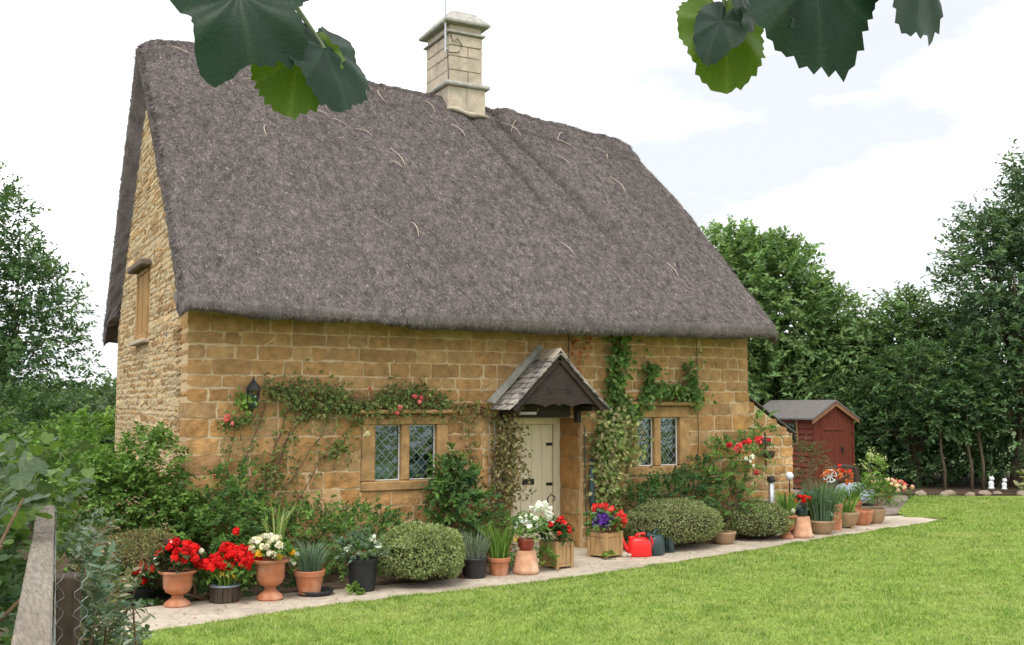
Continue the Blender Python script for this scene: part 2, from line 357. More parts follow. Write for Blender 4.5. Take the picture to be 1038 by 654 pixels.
# ------------------------------------------------------------------ ground
def sheet(name, poly, z, m, thick=.12):
    mb = MB(); mb.prism(poly, 'z', z - thick, z); o = mb.build(name, m); o['kind'] = 'structure'; return o
mb = MB(); n = 60
gx = np.concatenate([np.linspace(-160, -14, 12), np.linspace(-10, 30, 30), np.linspace(36, 220, 12)]); gy = np.concatenate([np.linspace(-60, -16, 6), np.linspace(-14, 26, 30), np.linspace(32, 320, 16)])
X, Y = np.meshgrid(gx, gy)
def ground_z(x, y):
    d = np.maximum(0, y - 24); return -.16 + np.where(y > 24, -1.6 * (1 - np.exp(-d / 12)) + .0 * d, 0) + np.maximum(0, y - 70) * .035
Z = ground_z(X, Y)
I = np.arange(X.size).reshape(X.shape); F = np.stack([I[:-1, :-1], I[:-1, 1:], I[1:, 1:], I[1:, :-1]], -1).reshape(-1, 4)
o = mesh_np('ground', np.stack([X, Y, Z], -1).reshape(-1, 3), F, M['field'], smooth=True); o['kind'] = 'structure'
sheet('garden_soil', [(-3.2, -4.5), (8.0, -1.4), (14, -.5), (24, -3), (24, 9.5), (-3.2, 9.5)], -.02, M['soil'])
EDGE = np.array([(-1.6, -3.2), (-1.0, -2.97), (.12, -2.63), (1.34, -2.4), (2.14, -2.32), (3.5, -2.2), (4.77, -1.91), (6.88, -1.39), (9.25, -.79), (12.35, 0)])
ex = np.linspace(-1.6, 12.35, 90); ey = np.interp(ex, EDGE[:, 0], EDGE[:, 1]) + .025 * noise3(np.stack([ex * 2.2, ex * 0, ex * 0], 1)) + .012 * noise3(np.stack([ex * 7, ex * 0, ex * 0], 1))
edge_pts = list(zip(ex.tolist(), ey.tolist()))
back = [(12.4, .95), (11.6, 1.1), (10.6, .4), (9.6, .25), (9.3, .2), (8.4, -.05), (7.0, -.35), (5.7, -.5), (5.3, -.35), (5.22, .55), (4.15, .55), (4.08, -.6), (3.8, -1.25), (2.6, -1.5), (1.2, -1.55), (.2, -1.5), (-.7, -1.65), (-1.6, -1.9)]
sheet('garden_path', [(x, y - .05) for x, y in edge_pts] + back, .0, M['concrete'])
sheet('gravel_yard', [(9.3, .22), (10.6, .42), (11.6, 1.12), (12.6, 1.3), (14.4, 2.6), (16.2, 4.3), (16.4, 7.5), (9.4, 7.5)], -.006, M['gravel'])
lawn_poly = edge_pts + [(12.7, .35), (12.2, .75), (12.5, 1.2), (13.9, 2.3), (15.5, 3.5), (17.4, 2.6), (19.6, 1.2), (26, -3), (34, -34), (-8, -34), (-8, -13.5), (-2.9, -12.5), (-1.75, -9), (-1.45, -5), (-1.5, -3.2)]
sheet('lawn', lawn_poly, .018, M['lawn'])
# grass blades on the lawn (denser near the house side that is seen close)
def in_poly(P, poly):
    x, y = P[:, 0], P[:, 1]; c = np.zeros(len(P), bool); q = np.array(poly)
    for (x1, y1), (x2, y2) in zip(q, np.roll(q, -1, 0)):
        m_ = (y1 > y) != (y2 > y)
        with np.errstate(divide='ignore', invalid='ignore'): c ^= m_ & (x < (x2 - x1) * (y - y1) / (y2 - y1 + 1e-12) + x1)
    return c
r = np.random.default_rng(3)
n = 540000
th = YAW + np.radians(r.uniform(-52, 36, n)); rad = 5.5 + 18.5 * r.random(n) ** 1.15
P = np.stack([CAMP[0] + rad * np.cos(th), CAMP[1] + rad * np.sin(th), np.full(n, .016)], 1)
P = P[in_poly(P, lawn_poly)]
pe = np.array(edge_pts); k = r.integers(0, len(pe) - 1, 9000); t = r.random((9000, 1))
Pe = pe[k] * (1 - t) + pe[k + 1] * t + np.stack([r.normal(0, .015, 9000), -np.abs(r.normal(0, .035, 9000)) + .02], 1)
P = np.concatenate([P, np.concatenate([Pe, np.full((9000, 1), .004)], 1)])
n = len(P); dist = np.linalg.norm(P[:, :2] - np.array(CAMP[:2]), axis=1)
tuft = fbm(P * np.array([1.3, 1.3, 0]) + 3, 4); tuft2 = fbm(P * np.array([5, 5, 0]) + 9, 3)
h = (.022 + .018 * r.random(n)) * (1 + .9 * np.clip(tuft2 - .05, -.3, .6)) ; wv = (.0035 + .0032 * r.random(n)) * (dist / 8) ** .85
a = r.random(n) * 6.283; lean = np.stack([np.cos(a), np.sin(a)], 1) * (h * (.35 + .9 * r.random(n)))[:, None]
a2 = r.random(n) * 6.283; sdv = np.stack([np.cos(a2), np.sin(a2), 0 * a2], 1) * wv[:, None]
tip = P + np.concatenate([lean, h[:, None]], 1)
V = np.stack([P - sdv, P + sdv, tip], 1).reshape(-1, 3)
g1 = np.array([.215, .31, .066]); g2 = np.array([.295, .355, .11]); g3 = np.array([.145, .25, .045]); g4 = np.array([.37, .37, .16])
tt = np.clip(.5 + tuft * 1.1, 0, 1)[:, None]; c = g1 * (1 - tt) + g2 * tt
dk = np.clip((tuft2 - .12) * 3, 0, 1)[:, None]; c = c * (1 - dk * .7) + g3 * dk * .7
dry = (r.random(n) < .07)[:, None]; c = np.where(dry, g4, c) * np.exp(r.normal(0, .16, (n, 1)))
o = mesh_np('grass', V, np.arange(n * 3).reshape(-1, 3), M['leaf'], None, np.repeat(c, 3, 0), kind='stuff')
tag(o, 'short mown green lawn grass in front of the stone cottage', 'grass')

# ------------------------------------------------------------------ the cottage
LEN, DEP = 8.14, 5.8
cot = thing('cottage', 'golden stone cottage with a steep grey thatched roof and tall stone chimney', 'cottage')
DOOR = (4.15, 5.22, -.3, 1.74)
WIN = [(2.08, 3.24, .86, 1.80), (5.94, 7.02, .93, 1.90)]
HOLES = [DOOR] + WIN
def slab_with_holes(mb, x0, x1, z0, z1, y0, y1, holes):
    xs = sorted({x0, x1, *[h[0] for h in holes], *[h[1] for h in holes]})
    for a, b in zip(xs[:-1], xs[1:]):
        m_ = (a + b) / 2; hs = sorted([h for h in holes if h[0] < m_ < h[1]], key=lambda h: h[2]); z = z0
        for h_ in hs:
            if h_[2] > z + 1e-3: mb.box(a, b, y0, y1, z, h_[2])
            z = h_[3]
        mb.box(a, b, y0, y1, z, z1)
mb = MB(); slab_with_holes(mb, .012, LEN - .02, -.3, 3.3, -.004, .62, HOLES)
front = mb.build('front_wall', M['mortar'], cot)
gw = MB().prism([(.62, -.3), (DEP, -.3), (DEP, 3.35), (3.3, 6.72), (.62, 3.95)], 'x', .0, .5).build('gable_wall', M['mortar2'], cot)
MB().prism([(.62, -.3), (DEP - .5, -.3), (DEP - .5, 3.35), (3.3, 6.3), (.62, 3.6)], 'x', LEN - .5, LEN - .02).build('gable_wall', M['rubble'], cot)
MB().box(.52, LEN - .05, DEP - .5, DEP, -.3, 3.25).build('rear_wall', M['mortar'], cot)
MB().box(.52, LEN - .52, .64, DEP - .52, -.25, -.01).build('floor', M['darktimber'], cot)
MB().box(3.55, 3.75, .64, DEP - .52, 0, 3.2).build('inner_wall', M['whitepaint'], cot)

STC = [(0.418, 0.228, 0.088), (0.45, 0.256, 0.107), (0.359, 0.193, 0.077), (0.459, 0.286, 0.139), (0.39, 0.222, 0.098), (0.44, 0.233, 0.084), (0.34, 0.193, 0.092)]
def stone_geo(w, h, d, r, back=.04, nx=4, nzz=3, rnd=.012, jit=.009):
    u = np.linspace(-.5, .5, nx); v = np.linspace(-.5, .5, nzz)
    V = []; rr = min(rnd, w * .22, h * .22)
    for j in range(nzz):
        for i in range(nx):
            x, z = u[i] * w, v[j] * h; edge = i in (0, nx - 1) or j in (0, nzz - 1); corner = i in (0, nx - 1) and j in (0, nzz - 1)
            if corner: x -= math.copysign(rr * .45, x); z -= math.copysign(rr * .45, z)
            x += r.normal(0, jit * (.6 if edge else 1)); z += r.normal(0, jit * .6)
            y = -d * (.8 if edge else 1) + r.normal(0, d * .3)
            V.append((x, y, z))
    loop = [i for i in range(nx)] + [j * nx + nx - 1 for j in range(1, nzz)] + [(nzz - 1) * nx + i for i in range(nx - 2, -1, -1)] + [j * nx for j in range(nzz - 2, 0, -1)]
    b = len(V)
    for i in loop: V.append((V[i][0] * 1.01, back, V[i][2] * 1.01))
    F = [(j * nx + i, j * nx + i + 1, (j + 1) * nx + i + 1, (j + 1) * nx + i) for j in range(nzz - 1) for i in range(nx - 1)]
    n = len(loop)
    F += [(loop[k], b + k, b + (k + 1) % n, loop[(k + 1) % n]) for k in range(n)]
    return np.array(V), F
def stone_obj(name, parent, x, z, w, h, d, r, colr, y=0., back=.03, m='stone', **kw):
    V, F = stone_geo(w, h, d, r, back, **kw); V = V + np.array([x, y, z])
    return mesh_np(name, V, np.array(F), M[m], parent, np.tile(np.array(colr), (len(V), 1)), local=False)
def stone_courses(x0, x1, z0, z1, holes, r, hmin, hmax, wmin, wmax, topf=None):
    res = []; z = z0
    while z < z1 - .05:
        h = r.uniform(hmin, hmax); h = min(h, z1 - z)
        if z1 - (z + h) < hmin * .7: h = z1 - z
        za, zb = z, z + h; z = zb
        cuts = sorted({x0, x1, *[c for hh in holes if hh[2] < zb and hh[3] > za for c in hh[:2] if x0 < c < x1]})
        for a, b in zip(cuts[:-1], cuts[1:]):
            m_ = (a + b) / 2; spans = [(za, zb)]
            for hh in holes:
                if hh[0] < m_ < hh[1]:
                    ns_ = []
                    for p, q in spans:
                        if hh[2] >= q or hh[3] <= p: ns_.append((p, q)); continue
                        if hh[2] - p > .04: ns_.append((p, hh[2]))
                        if q - hh[3] > .04: ns_.append((hh[3], q))
                    spans = ns_
            for p, q in spans:
                x = a
                while x < b - 1e-4:
                    w = r.uniform(wmin, wmax) * (.75 + .5 * (q - p) / hmax)
                    if b - (x + w) < wmin * .75: w = b - x
                    if q - p > .24 and w < .55 and r.random() < .22:      # two thin ones instead of a tall one
                        s = p + (q - p) * r.uniform(.42, .58); res += [(x, x + w, p, s), (x, x + w, s, q)]
                    else: res.append((x, x + w, p, q))
                    x += w
    return res
r = np.random.default_rng(21)
rects = stone_courses(0, LEN, -.12, 3.3, HOLES, r, .13, .245, .17, .42)
rects.sort(key=lambda q: -((q[1] - q[0]) * (q[3] - q[2])) * (2.0 if q[2] < 3.0 else .2))
rest = []
for i, (a, b, p, q) in enumerate(rects):
    g = r.uniform(.012, .022); w, h = b - a - g, q - p - g
    if w < .03 or h < .03: continue
    c = np.array(STC[r.integers(len(STC))]) * math.exp(r.normal(0, .13))
    if p > 2.1: c = c * .5 + np.array((.39, .235, .108)) * .5
    qn = a < .01
    bk = .3 + .12 * r.random() if qn else .03
    if i < 298: stone_obj('stone', front, (a + b) / 2, (p + q) / 2, w, h, .013, r, c, back=bk)
    else:
        V, F = stone_geo(w, h, .013, r, bk); rest.append((V + np.array([(a + b) / 2, 0, (p + q) / 2]), np.array(F), c))
def join_stones(name, lst, parent, m):
    Vs = []; Fs = []; Cs = []; o = 0
    for V, F, c in lst: Vs.append(V); Fs.append(F + o); Cs.append(np.tile(c, (len(V), 1))); o += len(V)
    return mesh_np(name, np.concatenate(Vs), np.concatenate(Fs), m, parent, np.concatenate(Cs), kind='stuff')
if rest: join_stones('small_stones', rest, front, M['stone'])
# rubble gable
GWIN = (2.72, 3.72, 2.88, 3.78)
rects = stone_courses(.36, DEP, -.1, 6.7, [GWIN], r, .05, .11, .14, .5)
lst = []
STG = [(.46, .32, .17), (.4, .26, .125), (.5, .385, .235), (.34, .21, .1), (.44, .34, .21)]
for a, b, p, q in rects:
    lim_f = (q - 3.2) / (6.72 - 3.2) * 3.3 if q > 3.2 else 0; lim_b = DEP - (q - 3.3) / (6.72 - 3.3) * (DEP - 3.3) if q > 3.3 else DEP
    a2, b2 = max(a, lim_f + .02), min(b, lim_b - .02)
    if b2 - a2 < .05: continue
    g = r.uniform(.02, .036); V, F = stone_geo(b2 - a2 - g, q - p - g, .012, r, .04, 4, 3, .03, .014)
    V = np.stack([V[:, 1], -V[:, 0], V[:, 2]], 1) + np.array([.004, (a2 + b2) / 2, (p + q) / 2 + r.normal(0, .006)])
    lst.append((V, np.array(F), np.array(STG[r.integers(5)]) * math.exp(r.normal(0, .15))))
join_stones('rubble_stones', lst, gw, M['rubble'])
# gable window: stone frame, lintel slab, boarded opening
gwo = MB().box(-.04, .16, 2.74, 3.70, 2.82, 2.897).build('window', M['dressed'], cot, bevel=.008)
for p in (2.74, 3.6): MB().box(-.035, .16, p, p + .1, 2.9, 3.74).build('jamb', M['dressed'], gwo, bevel=.008)
MB().box(-.04, .16, 2.78, 3.66, 3.745, 3.80).build('head', M['dressed'], gwo, bevel=.008); gwo['label'] = 'small boarded gable window with dark stone lintel'
MB().box(-.016, .03, 2.842, 3.598, 2.9, 3.743).build('wooden_shutter', M['orangewood'], gwo)
MB().box(-.019, -.0165, 3.2, 3.215, 2.9, 3.743).build('board_gap', M['black'], gwo)
MB().box(-.16, .12, 2.6, 3.78, 3.805, 3.9).build('lintel', M['lintelwood'], gwo, bevel=.02)
MB().box(-.1, .1, 2.64, 3.8, 2.76, 2.815).build('sill', M['ashlar'], gwo, bevel=.012)

# ---- thatch
XA, XB, RY = -.17, 8.24, 3.3
def ridge_z(x): return np.interp(x, [-.3, .1, .7, 3.8, 5.5, 8.0, 8.5], [7.02, 7.13, 7.19, 6.98, 6.86, 6.6, 6.45])
def eave_z(x): return np.interp(x, [-.3, .5, 2.4, 5.2, 8.3], [2.94, 2.89, 2.84, 2.84, 2.89])
def thatch_loop(x, end):
    """cross-section in (y,z) at x; 'end' 0..1 rounds the section off at the verges"""
    rz, ez = float(ridge_z(x)), float(eave_z(x)); q = []
    fy = -.5
    def seg(a, b, n):
        for t in np.linspace(0, 1, n, endpoint=False): q.append((a[0] + (b[0] - a[0]) * t, a[1] + (b[1] - a[1]) * t))
    ti = .42
    # outer front: eave nose -> ridge, slight belly
    n1 = 120
    seg((.1, ez + .42), (fy + .04, ez + .02), 10)
    for t in np.linspace(0, 1, 8, endpoint=False):
        a = -math.pi * .45 - t * math.pi * .62; q.append((fy - .03 + .07 * math.cos(a), ez + .07 + .07 * math.sin(a)))
    y0, z0 = fy - .1, ez + .13
    for t in np.linspace(0, 1, n1, endpoint=False):
        y = y0 + (RY - .18 - y0) * t; z = z0 + (rz - .1 - z0) * t; b = math.sin(math.pi * t); q.append((y - .05 * b, z + .06 * b))
    for t in np.linspace(0, 1, 12, endpoint=False):
        a = math.radians(135 - 90 * t); q.append((RY + .25 * math.cos(a), rz - .25 + .25 * math.sin(a)))
    y1, z1 = DEP + .5, ez + .24
    for t in np.linspace(0, 1, 50, endpoint=False):
        y = RY + .18 + (y1 - RY - .18) * t; z = rz - .1 + (z1 - rz + .1) * t; q.append((y, z + .05 * math.sin(math.pi * t)))
    for t in np.linspace(0, 1, 8, endpoint=False):
        a = math.radians(40 - 130 * t); q.append((DEP + .38 + .14 * math.cos(a), ez + .14 + .14 * math.sin(a)))
    seg((DEP + .34, ez + .02), (DEP - .1, ez + .42), 8)
    seg((DEP - .1, ez + .42), (RY, rz - .62), 16); seg((RY, rz - .62), (.1, ez + .42), 16)
    q = np.array(q)
    if end > 0:
        c = np.array([RY, 0]);
        mid = np.array([np.clip(q[:, 0], .1, DEP - .1), 0 * q[:, 0]]).T
        inner = np.stack([q[:, 0] * .985 + RY * .015, q[:, 1] - .09], 1)
        q = q * (1 - end) + inner * end
    return q
xs = np.concatenate([[XA, XA + .02, XA + .05], np.linspace(XA + .09, XB - .14, 196), [XB - .09, XB - .05, XB - .02, XB]])
ends = np.clip(1 - np.minimum(xs - XA, XB - xs) / .11, 0, 1) ** 2
Q = np.stack([thatch_loop(x, e) for x, e in zip(xs, ends)])       # (nx, m, 2)
nx_, m_ = Q.shape[:2]
G = np.concatenate([np.repeat(xs[:, None, None], m_, 1), Q], 2)
du = np.roll(Q, -1, 1) - np.roll(Q, 1, 1); Nn = nrm(np.stack([np.zeros((nx_, m_)), -du[..., 1], du[..., 0]], -1))
def thatch_disp(Pt):
    s = (Pt[..., 1] * .7 + Pt[..., 2] * .72)
    a = np.stack([Pt[..., 0] * 1.1, s * .6, 0 * s], -1); b = np.stack([Pt[..., 0] * 4.5, s * 2.2, 0 * s + 4], -1); c = np.stack([Pt[..., 0] * 16, s * 7, 0 * s + 8], -1)
    d = .05 * fbm(a, 2) + .02 * fbm(b, 3) + .028 * fbm(c, 2)
    # the groove that runs down from the chimney, and a lesser one beside it
    z = Pt[..., 2]; xv = np.interp(z, [3.0, 4.2, 5.2, 6.2, 6.9], [6.72, 6.35, 5.98, 5.62, 5.4]); fr = Pt[..., 1] < RY
    d = d - np.where(fr, .11 * np.exp(-((Pt[..., 0] - xv) / .1) ** 2) * np.clip((z - 3.2) / 1.5, 0, 1), 0)
    d = d + np.where(fr, .05 * np.exp(-((Pt[..., 0] - xv - .3) / .18) ** 2) * np.clip((z - 3.2) / 1.5, 0, 1), 0)
    d = d - np.where(fr, .05 * np.exp(-((Pt[..., 0] - xv + .75 - .1 * (z - 5)) / .09) ** 2) * np.clip((z - 4.4) / 1.0, 0, 1), 0)
    # ridge block, proud of the main coat
    dz = ridge_z(Pt[..., 0]) - z; edge = .40 + .05 * noise3(np.stack([Pt[..., 0] * 2, 0 * z, 0 * z], -1))
    d = d + .055 * np.clip((edge - dz) / .06, 0, 1) * np.where(Pt[..., 0] > 5.2, 1, .55)
    return d
outer = (np.arange(m_) >= 9) & (np.arange(m_) < m_ - 32)
G = G + Nn * (thatch_disp(G) * outer[None, :])[..., None] * (1 - .5 * ends)[:, None, None]
inn_i = np.r_[0:3, m_ - 33:m_]; G[:, inn_i, 0] = np.clip(G[:, inn_i, 0], .012, LEN - .03)
def thatch_col(Pt, r=None):
    a = np.clip(.5 + 1.2 * fbm(Pt * np.array([.9, .55, .55]) + 2, 3), 0, 1)[..., None]; b = np.clip(.5 + 1.3 * fbm(Pt * np.array([22, 9.0, 9.0]) + 7, 2), 0, 1)[..., None]
    c = np.array([.136, .116, .112]) * (1 - a) + np.array([.158, .136, .131]) * a
    c = c * (.74 + .5 * b)
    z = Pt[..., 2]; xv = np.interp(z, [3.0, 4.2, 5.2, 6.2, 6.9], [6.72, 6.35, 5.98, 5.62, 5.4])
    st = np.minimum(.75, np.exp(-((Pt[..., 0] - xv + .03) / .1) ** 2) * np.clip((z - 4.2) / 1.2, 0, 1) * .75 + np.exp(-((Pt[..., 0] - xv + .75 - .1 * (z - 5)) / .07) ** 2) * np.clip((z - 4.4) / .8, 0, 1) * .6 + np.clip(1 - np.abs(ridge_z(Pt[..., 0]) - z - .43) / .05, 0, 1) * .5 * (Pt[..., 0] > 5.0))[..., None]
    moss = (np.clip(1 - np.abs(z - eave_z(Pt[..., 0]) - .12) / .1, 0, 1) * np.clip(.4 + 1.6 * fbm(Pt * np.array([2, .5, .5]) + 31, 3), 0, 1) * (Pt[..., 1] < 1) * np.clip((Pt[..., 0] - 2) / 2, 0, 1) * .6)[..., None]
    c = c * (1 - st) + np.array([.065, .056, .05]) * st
    return c * (1 - .6 * moss) + np.array([.05, .065, .045]) * .6 * moss
I = np.arange(nx_ * m_).reshape(nx_, m_); J = np.roll(I, -1, 1)
F = np.stack([I[:-1], I[1:], J[1:], J[:-1]], -1).reshape(-1, 4)
Vt = G.reshape(-1, 3); Ct = thatch_col(Vt)
# end faces: strips between the outer line of the section and the inner one, back to the gable
thatch = mesh_np('thatch_roof', Vt, F, M['thatch'], cot, Ct, smooth=True)
def thatch_end(xi, nm, sgn):
    row = G[xi]; out_i = np.arange(8, m_ - 31); inn = np.concatenate([row[m_ - 32:][::-1], row[0:9][::-1]])
    inn = np.concatenate([row[0:1], row[m_ - 1:m_ - 33:-1]])             # front inner foot -> ridge underside -> back foot
    L_ = np.linspace(0, 1, len(out_i)); oL = row[out_i]
    s = np.concatenate([[0], np.cumsum(np.linalg.norm(np.diff(inn, axis=0), axis=1))]); s /= s[-1]
    so = np.concatenate([[0], np.cumsum(np.linalg.norm(np.diff(oL, axis=0), axis=1))]); so /= so[-1]
    iL = np.stack([np.interp(so, s, inn[:, c]) for c in range(3)], 1); iL[:, 0] = .012 if sgn < 0 else LEN - .03
    rows = [oL * (1 - t) + iL * t + np.array([sgn * .05 * math.sin(math.pi * min(t * 1.3, 1)), 0, 0]) + (rng.normal(0, .008, oL.shape) if 0 < t < 1 else 0) for t in np.linspace(0, 1, 8)]
    V = np.concatenate(rows); k = len(oL); I_ = np.arange(8 * k).reshape(8, k)
    F_ = np.stack([I_[:-1, :-1], I_[1:, :-1], I_[1:, 1:], I_[:-1, 1:]], -1).reshape(-1, 4)
    mesh_np(nm, V, F_, M['thatch'], thatch, thatch_col(V) * .95, smooth=True)
thatch_end(0, 'verge', -1); thatch_end(nx_ - 1, 'verge', 1)
# the reed ends: short straws all over the front slope, the ridge, the eave and the verges
r = np.random.default_rng(5)
def straw_set(nS, ia, ib, ja, jb, Lm, Wm, spread, lift):
    i = r.uniform(ia, ib - 1.01, nS); j = r.uniform(ja, jb - 1.01, nS); i0 = i.astype(int); j0 = j.astype(int); fi = (i - i0)[:, None]; fj = (j - j0)[:, None]
    P = G[i0, j0] * (1 - fi) * (1 - fj) + G[i0 + 1, j0] * fi * (1 - fj) + G[i0, j0 + 1] * (1 - fi) * fj + G[i0 + 1, j0 + 1] * fi * fj
    d = nrm(G[i0, j0] - G[i0, j0 + 1]); nn = nrm(np.cross(d, np.array([1., 0, 0]))); nn = np.where(np.sum(nn * Nn[i0, j0], 1, keepdims=True) < 0, -nn, nn)
    D = nrm(d + np.array([1., 0, 0]) * r.normal(0, spread, (nS, 1)) + nn * np.abs(r.normal(0, lift, (nS, 1))))
    L = Lm * (.5 + r.random(nS)); W = Wm * (.6 + .8 * r.random(nS)); S = nrm(np.cross(D, nn + r.normal(0, .5, (nS, 3))))
    P = P + nn * .003; V = np.stack([P - S * W[:, None] * .5, P + S * W[:, None] * .5, P + D * L[:, None]], 1)
    c = thatch_col(P) * np.exp(r.normal(.08, .34, (nS, 1)))
    pl = r.random(nS) < .015; c[pl] = np.array([.42, .36, .29]) * np.exp(r.normal(0, .2, (pl.sum(), 1)))
    return V.reshape(-1, 3), np.repeat(c, 3, 0)
sets = [straw_set(190000, 1, nx_ - 1, 20, 140, .052, .0075, .6, .1), straw_set(16000, 1, nx_ - 1, 138, 152, .06, .007, .8, .2), straw_set(16000, 1, nx_ - 1, 10, 24, .03, .006, .5, .15), straw_set(9000, 0, 3, 20, 205, .06, .007, .8, .25), straw_set(3000, nx_ - 4, nx_ - 1, 20, 150, .06, .007, .8, .25)]
V = np.concatenate([a for a, b in sets]); c = np.concatenate([b for a, b in sets])
mesh_np('straw_coat', V, np.arange(len(V)).reshape(-1, 3), M['straw'], thatch, c, kind='stuff')
# loose pale rods and straws lying on the thatch
def front_pt(x, z):
    i = int(np.clip(np.searchsorted(xs, x), 1, nx_ - 2)); col_ = G[i, 18:140]; j = int(np.argmin(np.abs(col_[:, 2] - z))); return col_[j] + Nn[i, 18 + j] * .02
rods = []
for k in range(9):
    t = k / 9; rods.append(((.25 + 2.7 * t, 7.0 - 1.25 * t), (.25 + 2.7 * (t + .085), 7.0 - 1.25 * (t + .095))))
rods += [((1.0, 6.7), (.98, 6.4)), ((1.6, 6.45), (1.75, 6.1)), ((2.0, 6.6), (2.0, 6.35)), ((2.65, 6.78), (2.6, 6.6)), ((3.35, 6.8), (3.42, 6.55)), ((3.1, 5.6), (3.2, 5.3)), ((3.0, 5.35), (3.15, 5.25)), ((4.1, 6.75), (4.2, 6.5)),
         ((5.5, 6.55), (5.7, 6.3)), ((5.75, 6.6), (5.6, 6.35)), ((6.6, 6.5), (6.45, 6.3)), ((6.5, 6.35), (6.75, 6.2)), ((7.2, 6.3), (7.4, 6.2)), ((7.0, 5.6), (7.05, 5.3)), ((2.9, 4.3), (2.95, 4.1)), ((5.2, 4.2), (5.3, 4.0)), ((4.4, 6.3), (4.5, 6.05)), ((6.9, 4.0), (6.95, 3.8)), ((6.1, 5.9), (6.3, 5.75)), ((1.3, 5.7), (1.25, 5.5)), ((7.4, 6.2), (7.3, 6.05))]
for a, b in rods:
    p, q = front_pt(*a), front_pt(*b); bw = np.array([r.normal(0, .03), -.015, .02 + r.normal(0, .012)])
    MB().tube([p + (q - p) * t_ + bw * 4 * t_ * (1 - t_) for t_ in (0, .2, .4, .6, .8, 1)], [.005, .006, .006, .006, .005, .003], 4).build('loose_rod', M['palestraw'], thatch)

# ---- chimney
ch = MB().box(4.6, 5.13, 2.97, 3.86, 6.2, 8.1).build('chimney', M['mortar2'], cot)
def block(nm, x0, x1, y0, y1, z0, z1, m=M['ashlar'], bv=.008): return MB().box(x0, x1, y0, y1, z0, z1).build(nm, m, ch, bevel=bv, jit=.003)
zs = [7.13, 7.33, 7.56, 7.74, 7.93]
for k, (a, b) in enumerate(zip(zs[:-1], zs[1:])):
    if k % 2: block('ashlar_block', 4.57, 5.16, 2.94, 3.38, a + .004, b - .004); block('ashlar_block', 4.57, 5.16, 3.388, 3.89, a + .004, b - .004)
    else: block('ashlar_block', 4.57, 4.9, 2.94, 3.89, a + .004, b - .004); block('ashlar_block', 4.908, 5.16, 2.94, 3.89, a + .004, b - .004)
block('ashlar_block', 4.53, 4.86, 2.9, 3.94, 6.3, 7.05); block('ashlar_block', 4.868, 5.2, 2.9, 3.94, 6.3, 7.05)
block('string_course', 4.47, 5.27, 2.84, 3.99, 7.055, 7.125, M['capst'], .02)
block('string_course', 4.52, 5.21, 2.89, 3.94, 7.935, 7.975, M['capst'], .012)
block('ashlar_block', 4.58, 5.15, 2.95, 3.88, 7.98, 8.09)
c = MB(); z0, z1 = 8.095, 8.14; o0 = .1; o1 = -.08
pr = [(4.57 - o0, 2.94 - o0, 5.16 + o0, 3.89 + o0, 8.095), (4.57 - o0 - .01, 2.94 - o0 - .01, 5.16 + o0 + .01, 3.89 + o0 + .01, 8.14), (4.57 + .06, 2.94 + .08, 5.16 - .06, 3.89 - .08, 8.33), (4.57 + .08, 2.94 + .1, 5.16 - .08, 3.89 - .1, 8.36)]
V = []; F = []
for a in pr: V += [(a[0], a[1], a[4]), (a[2], a[1], a[4]), (a[2], a[3], a[4]), (a[0], a[3], a[4])]
for i in range(3):
    for k in range(4): F.append((i * 4 + k, i * 4 + (k + 1) % 4, i * 4 + 4 + (k + 1) % 4, i * 4 + 4 + k))
F += [(3, 2, 1, 0), (12, 13, 14, 15)]
MB().add(V, F).build('cap', M['capst'], ch, bevel=.01)
lp = [(4.5 + .75 * t, 2.885 - .02 * math.sin(3.1 * t), 6.66 - .07 * t + .02 * math.sin(t * 9)) for t in np.linspace(0, 1, 9)]
MB().tube(lp, [.02, .035, .045, .03, .04, .05, .035, .03, .02], 7).build('mortar_fillet', M['ashlar'], ch, smooth=True)
MB().tube([(4.5, 2.95, 7.6), (4.5, 2.95, 8.75)], .018, 6).build('aerial_mast', M['steel'], ch)
MB().tube([(4.5, 2.95, 7.66), (4.56, 2.93, 7.6), (4.72, 2.92, 7.62), (4.78, 2.92, 7.75), (4.7, 2.92, 7.85), (4.62, 2.92, 7.78), (4.58, 2.92, 7.9)], .008, 5).tube([(4.53, 2.925, 7.6), (4.545, 2.925, 7.14)], .007, 5).build('aerial_cable', M['black'], ch)

